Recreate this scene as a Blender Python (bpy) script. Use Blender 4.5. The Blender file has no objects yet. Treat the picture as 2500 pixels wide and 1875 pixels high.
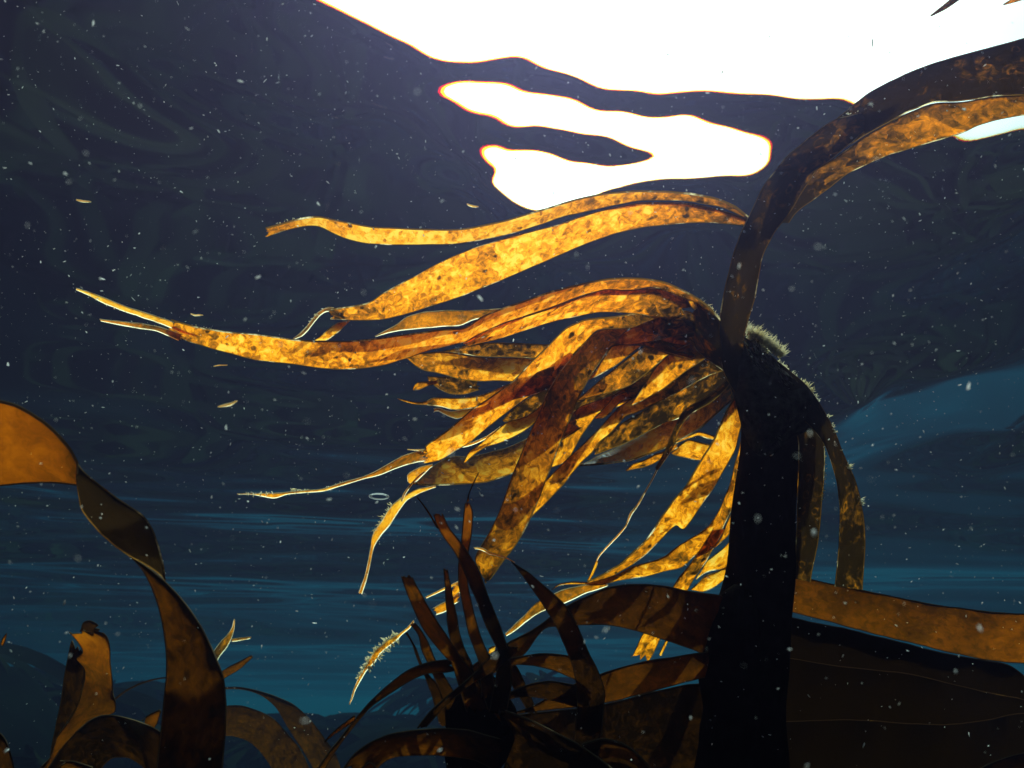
import bpy, math, random
import numpy as np
R = math.radians
random.seed(7); RNG = np.random.default_rng(7)
scene = bpy.context.scene
COL = scene.collection

# ------------------------------------------------------------------ camera
CAMZ = -0.6                       # camera 0.6 m under the mean water level (z = 0)
PITCH = R(21.0)
TANH = math.tan(R(61.4 / 2))
cam_d = bpy.data.cameras.new('camera'); cam = bpy.data.objects.new('camera', cam_d); COL.objects.link(cam)
cam.location = (0, 0, CAMZ); cam.rotation_euler = (R(90) + PITCH, 0, 0)
cam_d.sensor_width = 36; cam_d.lens = 18 / TANH
cam_d.clip_start = 0.02; cam_d.clip_end = 600
cam_d.dof.use_dof = True; cam_d.dof.focus_distance = 0.62; cam_d.dof.aperture_fstop = 20
scene.camera = cam

# ------------------------------------------------------------------ sky, sun, exposure
SUN_EL, SUN_AZ = R(55), R(4)     # azimuth from +Y towards +X
world = bpy.data.worlds.new('World'); scene.world = world; world.use_nodes = True
wn = world.node_tree.nodes; wl = world.node_tree.links; wn.clear()
sky = wn.new('ShaderNodeTexSky'); sky.sky_type = 'NISHITA'; sky.sun_disc = False
sky.sun_elevation = SUN_EL; sky.sun_rotation = SUN_AZ
sky.air_density = 1.0; sky.dust_density = 10.0; sky.ozone_density = .6
bg = wn.new('ShaderNodeBackground'); bg.inputs[1].default_value = 0.15
wo = wn.new('ShaderNodeOutputWorld')
wl.new(sky.outputs[0], bg.inputs[0]); wl.new(bg.outputs[0], wo.inputs[0])
sun_d = bpy.data.lights.new('sun', 'SUN'); sun_d.energy = 5.0; sun_d.angle = R(0.53); sun_d.color = (1, 0.95, 0.87)
sun = bpy.data.objects.new('sun', sun_d); COL.objects.link(sun)
sun.rotation_euler = (R(90) - SUN_EL, 0, math.pi - SUN_AZ)
sun.location = (2, 6, 8)
scene.view_settings.view_transform = 'Standard'; scene.view_settings.look = 'None'
scene.view_settings.exposure = -0.22; scene.view_settings.gamma = 1.0
scene.view_settings.use_curve_mapping = False
scene.render.engine = 'CYCLES'
cy = scene.cycles
cy.use_denoising = True
cy.max_bounces = 8; cy.diffuse_bounces = 3; cy.glossy_bounces = 3; cy.transmission_bounces = 4
cy.transparent_max_bounces = 40; cy.volume_bounces = 0
cy.caustics_reflective = False; cy.caustics_refractive = False
cy.sample_clamp_indirect = 4

# ------------------------------------------------------------------ pixel -> place in the water
CP, SP = math.cos(PITCH), math.sin(PITCH)
CROP = dict(S=(0, 0, 1), D=(0, 0, .8848), Q1=(0, 0, 1.7648), Q2=(1250, 0, 1.7648), Q3=(0, 935, 1.7648), Q4=(1250, 935, 1.7648),
            C5=(900, 650, 2.212), B1=(0, 1350, 3.16), B2=(700, 1200, 3.16), B3=(700, 1350, 3.16), B4=(1200, 1350, 3.16),
            B5=(1800, 1350, 3.16), B6=(1600, 700, 3.16), P7=(1300, 850, 3.687), P8=(1300, 1150, 3.687),
            P1=(900, 800, 3.687), P2=(600, 430, 3.687), T3=(1800, 0, 3.16), L4=(150, 650, 3.16))
def px(crop, pts):
    ox, oy, s = CROP[crop]
    return np.array([(ox + x / s, oy + y / s) for x, y in pts], float)
def unproj(p, d):
    p = np.asarray(p, float); d = np.asarray(d, float)
    a = (p[..., 0] - 1250) / 1250 * TANH; b = (937.5 - p[..., 1]) / 1250 * TANH
    return np.stack([a * d, (CP - b * SP) * d, (SP + b * CP) * d + CAMZ], -1)

# ------------------------------------------------------------------ node helpers
def new_mat(name):
    m = bpy.data.materials.new(name); m.use_nodes = True
    m.node_tree.nodes.clear()
    return m, m.node_tree.nodes, m.node_tree.links
def N(nodes, typ, **kw):
    n = nodes.new(typ)
    for k, v in kw.items():
        if k.startswith('i_'):
            n.inputs[k[2:].replace('_', ' ')].default_value = v
        else:
            setattr(n, k, v)
    return n
def math_node(nodes, links, op, a, b=None, clamp=False):
    n = nodes.new('ShaderNodeMath'); n.operation = op; n.use_clamp = clamp
    for i, v in enumerate((a, b)):
        if v is None: continue
        if isinstance(v, (int, float)): n.inputs[i].default_value = v
        else: links.new(v, n.inputs[i])
    return n.outputs[0]
def ramp(nodes, links, fac, stops, interp='LINEAR'):
    n = nodes.new('ShaderNodeValToRGB'); n.color_ramp.interpolation = interp
    el = n.color_ramp.elements
    while len(el) > 1: el.remove(el[-1])
    el[0].position = stops[0][0]; el[0].color = (*stops[0][1], 1)
    for p, c in stops[1:]:
        e = el.new(p); e.color = (*c, 1)
    links.new(fac, n.inputs[0])
    return n.outputs[0]
AMBER = [(0.0, (1.0, .59, .10)), (0.14, (.97, .43, .022)), (0.32, (.80, .275, .007)), (0.50, (.47, .15, .005)),
         (0.68, (.20, .076, .005)), (0.84, (.07, .030, .005)), (1.0, (.012, .007, .003))]
def kelp_material(name, mottle=1.0, spots=1.0, disc_scale=130., surface=(.035, .02, .008), streak=0.0, gloss=.022, gain=(1.0, .83, .58)):
    """thin living tissue: light comes through it, coloured by how thick and how pigmented it is"""
    m, n, l = new_mat(name)
    bc = N(n, 'ShaderNodeAttribute', attribute_name='bladeco'); at = N(n, 'ShaderNodeAttribute', attribute_name='thick')
    nd = N(n, 'ShaderNodeTexNoise', i_Scale=170., i_Detail=2.); l.new(bc.outputs['Vector'], nd.inputs['Vector'])
    off = N(n, 'ShaderNodeVectorMath', operation='MULTIPLY_ADD')
    l.new(nd.outputs['Color'], off.inputs[0]); off.inputs[1].default_value = (.0045, .0045, 0); l.new(bc.outputs['Vector'], off.inputs[2])
    vec = off.outputs[0]
    n1 = N(n, 'ShaderNodeTexNoise', i_Scale=75., i_Detail=5., i_Roughness=.6); l.new(vec, n1.inputs['Vector'])
    n2 = N(n, 'ShaderNodeTexNoise', i_Scale=330., i_Detail=4., i_Roughness=.65, i_Distortion=.6); l.new(vec, n2.inputs['Vector'])
    n3 = N(n, 'ShaderNodeTexNoise', i_Scale=12., i_Detail=3.); l.new(vec, n3.inputs['Vector'])
    # pale discs with darker rims (sori, bites and settled animals)
    v1 = N(n, 'ShaderNodeTexVoronoi', i_Scale=disc_scale, i_Randomness=1.); l.new(vec, v1.inputs['Vector'])
    disc = ramp(n, l, v1.outputs['Distance'], [(0, (.8,) * 3), (.12, (.7,) * 3), (.22, (1,) * 3), (.30, (.75,) * 3), (.42, (0,) * 3), (1, (0,) * 3)])
    sel = N(n, 'ShaderNodeSeparateColor'); l.new(v1.outputs['Color'], sel.inputs[0])
    pick = math_node(n, l, 'GREATER_THAN', sel.outputs[0], .70)
    disc = math_node(n, l, 'MULTIPLY', disc, pick)
    # soft bright flecks
    v3 = N(n, 'ShaderNodeTexVoronoi', i_Scale=165., i_Randomness=1.); l.new(vec, v3.inputs['Vector'])
    sel3 = N(n, 'ShaderNodeSeparateColor'); l.new(v3.outputs['Color'], sel3.inputs[0])
    cell = math_node(n, l, 'SUBTRACT', sel3.outputs[1], .5)
    # small dark specks
    v2 = N(n, 'ShaderNodeTexVoronoi', i_Scale=190., i_Randomness=1.); l.new(vec, v2.inputs['Vector'])
    speck = ramp(n, l, v2.outputs['Distance'], [(0, (1,) * 3), (.16, (1,) * 3), (.30, (0,) * 3), (1, (0,) * 3)])
    sel2 = N(n, 'ShaderNodeSeparateColor'); l.new(v2.outputs['Color'], sel2.inputs[0])
    speck = math_node(n, l, 'MULTIPLY', speck, math_node(n, l, 'GREATER_THAN', sel2.outputs[0], .60))
    t = at.outputs['Fac']
    a = math_node(n, l, 'MULTIPLY', math_node(n, l, 'SUBTRACT', n1.outputs['Fac'], .5), .62 * mottle)
    b = math_node(n, l, 'MULTIPLY', math_node(n, l, 'SUBTRACT', n2.outputs['Fac'], .5), 1.15 * mottle)
    c = math_node(n, l, 'MULTIPLY', math_node(n, l, 'SUBTRACT', n3.outputs['Fac'], .5), .34 * mottle)
    d = math_node(n, l, 'MULTIPLY', disc, -.26 * spots)
    e = math_node(n, l, 'MULTIPLY', speck, .30 * spots)
    f = math_node(n, l, 'MULTIPLY', cell, .22 * spots)
    for v in (a, b, c, d, e, f): t = math_node(n, l, 'ADD', t, v)
    if streak:
        mp = N(n, 'ShaderNodeMapping'); mp.inputs['Scale'].default_value = (30, 30, 260); l.new(vec, mp.inputs[0])
        ns = N(n, 'ShaderNodeTexNoise', i_Scale=1., i_Detail=3.); l.new(mp.outputs[0], ns.inputs['Vector'])
        t = math_node(n, l, 'ADD', t, math_node(n, l, 'MULTIPLY', math_node(n, l, 'SUBTRACT', ns.outputs['Fac'], .5), streak))
    t = math_node(n, l, 'MINIMUM', math_node(n, l, 'MAXIMUM', t, 0.), 1.)
    colr = ramp(n, l, t, AMBER)
    tr = N(n, 'ShaderNodeBsdfTranslucent'); l.new(colr, tr.inputs[0])
    if True:
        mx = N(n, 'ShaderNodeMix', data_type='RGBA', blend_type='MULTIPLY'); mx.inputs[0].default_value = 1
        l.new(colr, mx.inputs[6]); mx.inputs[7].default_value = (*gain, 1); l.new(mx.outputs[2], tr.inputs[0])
    df = N(n, 'ShaderNodeBsdfDiffuse'); df.inputs[0].default_value = (*surface, 1)
    bp = N(n, 'ShaderNodeBump', i_Strength=.35, i_Distance=.002); l.new(n2.outputs['Fac'], bp.inputs['Height'])
    l.new(bp.outputs[0], df.inputs['Normal'])
    gl = N(n, 'ShaderNodeBsdfGlossy', i_Roughness=.38); l.new(bp.outputs[0], gl.inputs['Normal'])
    gl.inputs[0].default_value = (.8, .85, .9, 1)
    ad = N(n, 'ShaderNodeAddShader'); l.new(tr.outputs[0], ad.inputs[0]); l.new(df.outputs[0], ad.inputs[1])
    ms = N(n, 'ShaderNodeMixShader'); ms.inputs[0].default_value = gloss
    l.new(ad.outputs[0], ms.inputs[1]); l.new(gl.outputs[0], ms.inputs[2])
    o = N(n, 'ShaderNodeOutputMaterial'); l.new(ms.outputs[0], o.inputs[0])
    return m
def rim_material(name, pale=(.75, .62, .38), dark=(.10, .045, .008), cut=.60):  # pale patches put bright edge highlights into the rim colour
    m, n, l = new_mat(name)
    tc = N(n, 'ShaderNodeTexCoord')
    n1 = N(n, 'ShaderNodeTexNoise', i_Scale=38., i_Detail=5., i_Roughness=.7); l.new(tc.outputs['Object'], n1.inputs['Vector'])
    c = ramp(n, l, n1.outputs['Fac'], [(cut - .06, dark), (cut + .06, pale)])
    tr = N(n, 'ShaderNodeBsdfTranslucent'); l.new(c, tr.inputs[0])
    df = N(n, 'ShaderNodeBsdfDiffuse'); df.inputs[0].default_value = (.10, .07, .04, 1)
    ad = N(n, 'ShaderNodeAddShader'); l.new(tr.outputs[0], ad.inputs[0]); l.new(df.outputs[0], ad.inputs[1])
    o = N(n, 'ShaderNodeOutputMaterial'); l.new(ad.outputs[0], o.inputs[0])
    return m
def skin_material():
    m, n, l = new_mat('kelp clear skin')
    t = N(n, 'ShaderNodeBsdfTransparent'); t.inputs[0].default_value = (.97, .95, .9, 1)
    g = N(n, 'ShaderNodeBsdfGlossy', i_Roughness=.3)
    ms = N(n, 'ShaderNodeMixShader'); ms.inputs[0].default_value = .03
    l.new(t.outputs[0], ms.inputs[1]); l.new(g.outputs[0], ms.inputs[2])
    o = N(n, 'ShaderNodeOutputMaterial'); l.new(ms.outputs[0], o.inputs[0])
    return m
def solid_material(name, c0, c1, scale, rough=.6, bump=.4, trans=0.):
    m, n, l = new_mat(name)
    tc = N(n, 'ShaderNodeTexCoord')
    n1 = N(n, 'ShaderNodeTexNoise', i_Scale=scale, i_Detail=6., i_Roughness=.65); l.new(tc.outputs['Object'], n1.inputs['Vector'])
    c = ramp(n, l, n1.outputs['Fac'], [(.35, c0), (.68, c1)])
    df = N(n, 'ShaderNodeBsdfDiffuse', i_Roughness=.5); l.new(c, df.inputs[0])
    bp = N(n, 'ShaderNodeBump', i_Strength=bump, i_Distance=.003); l.new(n1.outputs['Fac'], bp.inputs['Height']); l.new(bp.outputs[0], df.inputs['Normal'])
    sh = df.outputs[0]
    if trans:
        tr = N(n, 'ShaderNodeBsdfTranslucent'); l.new(c, tr.inputs[0])
        ms = N(n, 'ShaderNodeMixShader'); ms.inputs[0].default_value = trans
        l.new(sh, ms.inputs[1]); l.new(tr.outputs[0], ms.inputs[2]); sh = ms.outputs[0]
    else:
        g = N(n, 'ShaderNodeBsdfGlossy', i_Roughness=rough); l.new(bp.outputs[0], g.inputs['Normal'])
        ms = N(n, 'ShaderNodeMixShader'); ms.inputs[0].default_value = .02
        l.new(sh, ms.inputs[1]); l.new(g.outputs[0], ms.inputs[2]); sh = ms.outputs[0]
    o = N(n, 'ShaderNodeOutputMaterial'); l.new(sh, o.inputs[0])
    return m
GOLD = kelp_material('golden mottled kelp', mottle=1.4, spots=1.3)
BROWN = kelp_material('young brown kelp with shade', mottle=.42, spots=.30, disc_scale=70., surface=(.010, .006, .003), gloss=.007, gain=(.33, .225, .13))  # gain darkens the lower kelp beyond its own brown, in place of shade

STRAP = kelp_material('thick kelp strap', mottle=.95, spots=1.15, disc_scale=190., surface=(.012, .009, .006))
WITHER = kelp_material('withered kelp', mottle=.9, spots=.4, surface=(.12, .10, .075))
RIM = rim_material('kelp rim highlight'); RIM_B = rim_material('brown kelp rim highlight', (.07, .028, .006), (.010, .004, .002), .66)
RIM_P = rim_material('pale frayed rim', (.9, .8, .6), (.5, .3, .1), .42)
SKIN = skin_material()
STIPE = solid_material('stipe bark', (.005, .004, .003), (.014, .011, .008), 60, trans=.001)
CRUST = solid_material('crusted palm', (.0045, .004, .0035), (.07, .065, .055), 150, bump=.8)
FUZZ = solid_material('hydroid fuzz', (.85, .74, .50), (.97, .93, .82), 80, trans=.8)
SPECK = solid_material('drifting plankton', (.85, .85, .85), (.98, .98, .98), 50, trans=.72)
SETS = dict(gold=(GOLD, RIM, SKIN), brown=(BROWN, RIM_B, SKIN), strap=(STRAP, RIM, SKIN), wither=(WITHER, RIM_P, SKIN), crust=(CRUST, CRUST, CRUST))

# ------------------------------------------------------------------ object helpers
def tag(o, label=None, cat=None, group=None, kind=None):
    if label: o['label'] = label
    if cat: o['category'] = cat
    if group: o['group'] = group
    if kind: o['kind'] = kind
    return o
def thing(name, loc, label, cat, group=None):
    o = bpy.data.objects.new(name, None); COL.objects.link(o); o.location = loc; o.empty_display_size = .05
    return tag(o, label, cat, group)
def mesh_obj(name, V, F, mats, midx=None, thick=None, parent=None, smooth=True):
    V = np.asarray(V, float)
    if parent is not None: V = V - np.array(parent.location)
    me = bpy.data.meshes.new(name); me.from_pydata(V.tolist(), [], [list(map(int, f)) for f in F])
    for m in mats: me.materials.append(m)
    if midx is not None: me.polygons.foreach_set('material_index', np.asarray(midx, np.int32))
    if thick is not None:
        a = me.attributes.new('thick', 'FLOAT', 'POINT'); a.data.foreach_set('value', np.asarray(thick, np.float32))
    if smooth: me.polygons.foreach_set('use_smooth', np.ones(len(me.polygons), bool))
    me.update()
    o = bpy.data.objects.new(name, me); COL.objects.link(o)
    if parent is not None: o.parent = parent
    return o
def resample(p, n, smooth=1.0):
    p = np.asarray(p, float)
    s = np.r_[0, np.cumsum(np.hypot(*np.diff(p, axis=0).T))]
    m = 240; q = np.linspace(0, s[-1], m)
    r = np.stack([np.interp(q, s, p[:, i]) for i in (0, 1)], 1)
    w = max(1, int(round(smooth * m / max(len(p) - 1, 1) * .55)))
    if w > 1:
        k = np.hanning(2 * w + 1); k = k / k.sum()
        pad = np.concatenate([2 * r[0] - r[w:0:-1], r, 2 * r[-1] - r[-2:-w - 2:-1]])
        r = np.stack([np.convolve(pad[:, i], k, 'valid') for i in (0, 1)], 1)
    j = np.linspace(0, m - 1, n)
    return np.stack([np.interp(j, np.arange(m), r[:, i]) for i in (0, 1)], 1)
def wobble(n, scale):
    """smooth 1-D noise with some fine grain"""
    o = np.zeros(n)
    for per, a in ((14, 1.), (6, .6), (3, .45)):
        k = max(2, n // per + 2); o += a * np.interp(np.linspace(0, k - 1, n), np.arange(k), RNG.uniform(-1, 1, k))
    return o * scale
def prof(v, n):
    v = np.atleast_1d(np.asarray(v, float))
    return np.full(n, v[0]) if len(v) == 1 else np.interp(np.linspace(0, 1, n), np.linspace(0, 1, len(v)), v)
def sheet(crop, A, B, d, thick=.4, roll=0., bulge=.10, ruffle=.05, jag=1.0, T=.0009, rimw=.0007, M=9, rag=1.0):
    """a kelp blade between two edges: a curved sheet of real thickness with a rounded rim"""
    a, b = px(crop, A), px(crop, B)
    L = max(np.hypot(*np.diff(a, axis=0).T).sum(), np.hypot(*np.diff(b, axis=0).T).sum())
    n = int(np.clip(L / 7, 10, 150))
    a, b = resample(a, n), resample(b, n)
    acr = a - b; w = np.hypot(*acr.T) + 1e-6; u = acr / w[:, None]
    ja = wobble(n, jag) ; jb = wobble(n, jag)
    lim = np.clip(w * .18, .2, 6)
    a = a + u * np.clip(ja, -lim, lim)[:, None]; b = b - u * np.clip(jb, -lim, lim)[:, None]
    dd = prof(d, n); rl = prof(roll, n); th = prof(thick, n)
    ph = RNG.uniform(0, 6.28); fr = RNG.uniform(2.2, 3.6) * L / 400
    wm = w * 2 * TANH / 2500 * dd                      # true width in metres
    e = np.clip(rimw / np.maximum(wm, 1e-5), .004, .22)
    tt = np.linspace(0, 1, n); wav = wobble(n, .035)
    s_in = np.linspace(0, 1, M - 2)
    cols = []
    for j in range(M):
        if j == 0: s = np.zeros(n)
        elif j == M - 1: s = np.ones(n)
        else: s = e + (1 - 2 * e) * s_in[j - 1]
        c = 2 * s - 1
        dep = dd + rl * c * .5 - bulge * wm * (1 - c * c) + ruffle * wm * c * np.sin(fr * 6.28 * tt + ph + .8 * c) \
            + wm * wav * c
        cols.append(unproj(a * (1 - s)[:, None] + b * s[:, None], dep))
    G = np.stack(cols, 1)                              # n x M x 3
    for r0, r1, r2 in ((0, 1, 2), (n - 1, n - 2, n - 3)):
        out = G[r0].mean(0) - G[r2].mean(0); out /= np.linalg.norm(out) + 1e-9
        wd = np.linalg.norm(G[r0, 0] - G[r0, -1]); k = RNG.uniform(-.55, .25, M) * min(wd, .014) * .7 * rag
        k[0] *= .5; k[-1] *= .5
        G[r0] += out * k[:, None]; G[r1] += out * (k * .45)[:, None]
    tx = np.gradient(G, axis=0); ty = np.gradient(G, axis=1)
    nr = np.cross(tx, ty); nr /= np.linalg.norm(nr, axis=2, keepdims=True) + 1e-12
    view = G - np.array([0, 0, CAMZ]); sg = np.sign((nr * view).sum(2)); nr *= np.where(sg == 0, 1, sg)[..., None]
    back = G + nr * T
    front = G.reshape(-1, 3); back = back.reshape(-1, 3); nv = n * M
    V = np.concatenate([front, back]); F = []; mi = []
    for i in range(n - 1):
        for j in range(M - 1):
            q = (i * M + j, i * M + j + 1, (i + 1) * M + j + 1, (i + 1) * M + j)
            edge = j in (0, M - 2)
            F.append(q); mi.append(1 if edge else 0)
            F.append(tuple(x + nv for x in reversed(q))); mi.append(2)
        for j, flip in ((0, 1), (M - 1, 0)):
            q = (i * M + j, (i + 1) * M + j, (i + 1) * M + j + nv, i * M + j + nv)
            F.append(q if flip else q[::-1]); mi.append(1)
    for i in (0, n - 1):
        for j in range(M - 1):
            q = (i * M + j, i * M + j + 1, i * M + j + 1 + nv, i * M + j + nv)
            F.append(q if i else q[::-1]); mi.append(1)
    tv = np.repeat(th[:, None], M, 1)
    tv = np.concatenate([tv.ravel(), tv.ravel()])
    al = np.r_[0, np.cumsum(np.linalg.norm(np.diff(G[:, M // 2], axis=0), axis=1))]
    ac = np.r_[0, np.cumsum(np.full(M - 1, 1.0 / (M - 1)))][None] * wm[:, None] - wm[:, None] * .5
    co = np.stack([ac, np.repeat(al[:, None], M, 1) * .6, np.full((n, M), RNG.uniform(0, 40))], -1).reshape(-1, 3)
    return V, F, mi, tv, np.concatenate([co, co])
def blade(parent, crop, A, B, d, name='blade', mat='gold', **kw):
    V, F, mi, t, co = sheet(crop, A, B, d, **kw)
    ob = mesh_obj(name, V, F, SETS[mat], mi, t, parent)
    a = ob.data.attributes.new('bladeco', 'FLOAT_VECTOR', 'POINT'); a.data.foreach_set('vector', co.astype(np.float32).ravel())
    return ob
def tube_mesh(C, r, K=16, lump=.05, flat=1.0):
    C = np.asarray(C, float); n = len(C); r = prof(r, n)
    tg = np.gradient(C, axis=0); tg /= np.linalg.norm(tg, axis=1, keepdims=True)
    up = np.array([0, 1., 0]); s = np.cross(tg, up); s /= np.linalg.norm(s, axis=1, keepdims=True); q = np.cross(s, tg)
    ang = np.linspace(0, 2 * math.pi, K, endpoint=False)
    ph = RNG.uniform(0, 6.28, 4)
    V = []
    for i in range(n):
        for k in ang:
            rr = r[i] * (1 + lump * (math.sin(3 * k + i * .31 + ph[0]) * .5 + math.sin(5 * k - i * .23 + ph[1]) * .3 + math.sin(i * .7 + ph[2] + k) * .4))
            V.append(C[i] + rr * (math.cos(k) * s[i] + flat * math.sin(k) * q[i]))
    F = [(i * K + k, i * K + (k + 1) % K, (i + 1) * K + (k + 1) % K, (i + 1) * K + k) for i in range(n - 1) for k in range(K)]
    F += [tuple(range(K))[::-1], tuple((n - 1) * K + k for k in range(K))]
    return np.array(V), F
def stipe(parent, crop, A, B, d, name='stipe', to_bed=None, flat=1.0, n=40, mat=None, lump=.05):
    a, b = resample(px(crop, A), n), resample(px(crop, B), n); dd = prof(d, n)
    C = unproj((a + b) / 2, dd); r = np.hypot(*(a - b).T) / 2 * 2 * TANH / 2500 * dd
    if to_bed is not None:                              # carry the stalk on down to the sea bed
        end, foot_r = np.array(to_bed, float), r[-1] * 1.5
        m = 14; t = np.linspace(0, 1, m + 1)[1:, None]
        t0 = (C[-1] - C[-2]) * 8
        ext = (1 - t) ** 2 * C[-1] + 2 * t * (1 - t) * (C[-1] + t0) + t * t * end
        C = np.concatenate([C, ext]); r = np.r_[r, np.linspace(r[-1], foot_r, m)]
    V, F = tube_mesh(C, r, 18, lump, flat)
    return mesh_obj(name, V, F, [mat or STIPE], parent=parent)
def tufts(crop, lines, d, parent, length=.005, per=90, spread=.9, name='hydroid_fuzz', mat=None, outward=1, rad=.00035):
    """short hairs standing along an edge"""
    V, F = [], []
    for pts, sc in lines:
        p = px(crop, pts); s = np.r_[0, np.cumsum(np.hypot(*np.diff(p, axis=0).T))]
        for _ in range(int(per * s[-1] / 60 * min(sc, 1.6))):
            t = RNG.uniform(0, s[-1]); q = np.array([np.interp(t, s, p[:, 0]), np.interp(t, s, p[:, 1])])
            k = min(max(np.searchsorted(s, t) - 1, 0), len(p) - 2); tg = p[k + 1] - p[k]; tg /= np.hypot(*tg)
            nm = np.array([tg[1], -tg[0]]) * outward
            base = unproj(q + nm * RNG.uniform(-4, 2), d + RNG.uniform(-.004, .006))
            L = length * sc * RNG.uniform(.2, 1.0) * (.55 + .75 * abs(math.sin(t * .21 + sc * 9)))
            dirp = nm + tg * RNG.normal(0, spread * .6)
            tip = unproj(q + dirp * 40, d + RNG.normal(0, .012)) - unproj(q, d); tip = tip / np.linalg.norm(tip) * L
            mid = base + tip * .55 + RNG.normal(0, L * .08, 3)
            side = np.cross(tip, [0, 1, 0]); side /= np.linalg.norm(side) + 1e-9
            back = np.cross(side, tip); back /= np.linalg.norm(back) + 1e-9
            o = len(V); r = rad * RNG.uniform(.7, 1.4)
            for c, rr in ((base, r), (mid, r * .8)):
                for k2 in range(3):
                    an = k2 * 2.094; V.append(c + rr * (math.cos(an) * side + math.sin(an) * back))
            V.append(base + tip)
            for k2 in range(3):
                k3 = (k2 + 1) % 3
                F += [(o + k2, o + k3, o + 3 + k3, o + 3 + k2), (o + 3 + k2, o + 3 + k3, o + 6)]
    ob = mesh_obj(name, V, F, [mat or FUZZ], parent=parent, smooth=False); ob['kind'] = 'stuff'
    return ob

# ================================================================== SETTING: water surface
WIN = [[(400,-330),(520,-190),(610,-70),(690,0),(800,55),(880,95),(935,125),(985,138),(1040,130),(1100,122),(1150,132),(1230,165),(1300,192),(1380,200),(1500,197),(1560,197),(1650,205),(1750,215),(1850,220),(1960,265),(2060,300),(2085,303),(2130,296),(2212,281),(2330,268),(2500,268),(2900,300),(2900,-900),(400,-900)],
[(950,200),(985,172),(1060,175),(1150,200),(1240,215),(1300,240),(1400,250),(1480,250),(1540,260),(1590,280),(1640,290),(1665,305),(1672,330),(1660,350),(1630,372),(1570,382),(1480,385),(1400,395),(1320,405),(1280,425),(1200,452),(1150,452),(1110,443),(1090,425),(1060,390),(1065,375),(1080,365),(1046,345),(1046,318),(1075,305),(1090,320),(1140,325),(1200,335),(1260,352),(1300,362),(1350,352),(1400,342),(1418,340),(1390,325),(1330,305),(1280,290),(1230,280),(1180,275),(1110,270),(1060,255),(1010,235),(975,210)]]
OPEN = [[(1800,925),(1850,880),(1900,862),(1980,850),(2060,820),(2150,805),(2280,800),(2280,900),(2212,935),(2100,925),(2000,935),(1900,945),(1830,940)]]  # wave backs that mirror the open water
WAVES = [(RNG.uniform(.16, .9), RNG.normal(0, .55), RNG.uniform(0, 6.28), RNG.uniform(.5, 1)) for _ in range(16)]
def swell(X, Y):
    """small wind waves running towards the camera"""
    h = np.zeros_like(X); sst = lambda t: np.clip(t, 0, 1) ** 2 * (3 - 2 * np.clip(t, 0, 1))
    far = sst((Y - 1.25) / .7) * (.35 + .65 * sst((.30 * Y - X) / (.25 * Y + .2)))
    for lam, ang, ph, a in WAVES:
        k = 2 * math.pi / lam
        h += a * (.0055 + .024 * far) / k * np.sin(k * (math.sin(ang) * X + math.cos(ang) * Y) + ph)
    for lam, ang, ph, slope in ((2.6, .25, 1.0, .035), (1.7, -.4, 2.2, .03), (4.5, .1, .3, .03)):
        k = 2 * math.pi / lam; h += slope * (1 + .8 * far) / k * np.sin(k * (math.sin(ang) * X + math.cos(ang) * Y) + ph)
    return h * np.clip(Y / .6, .0, 1.)
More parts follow.
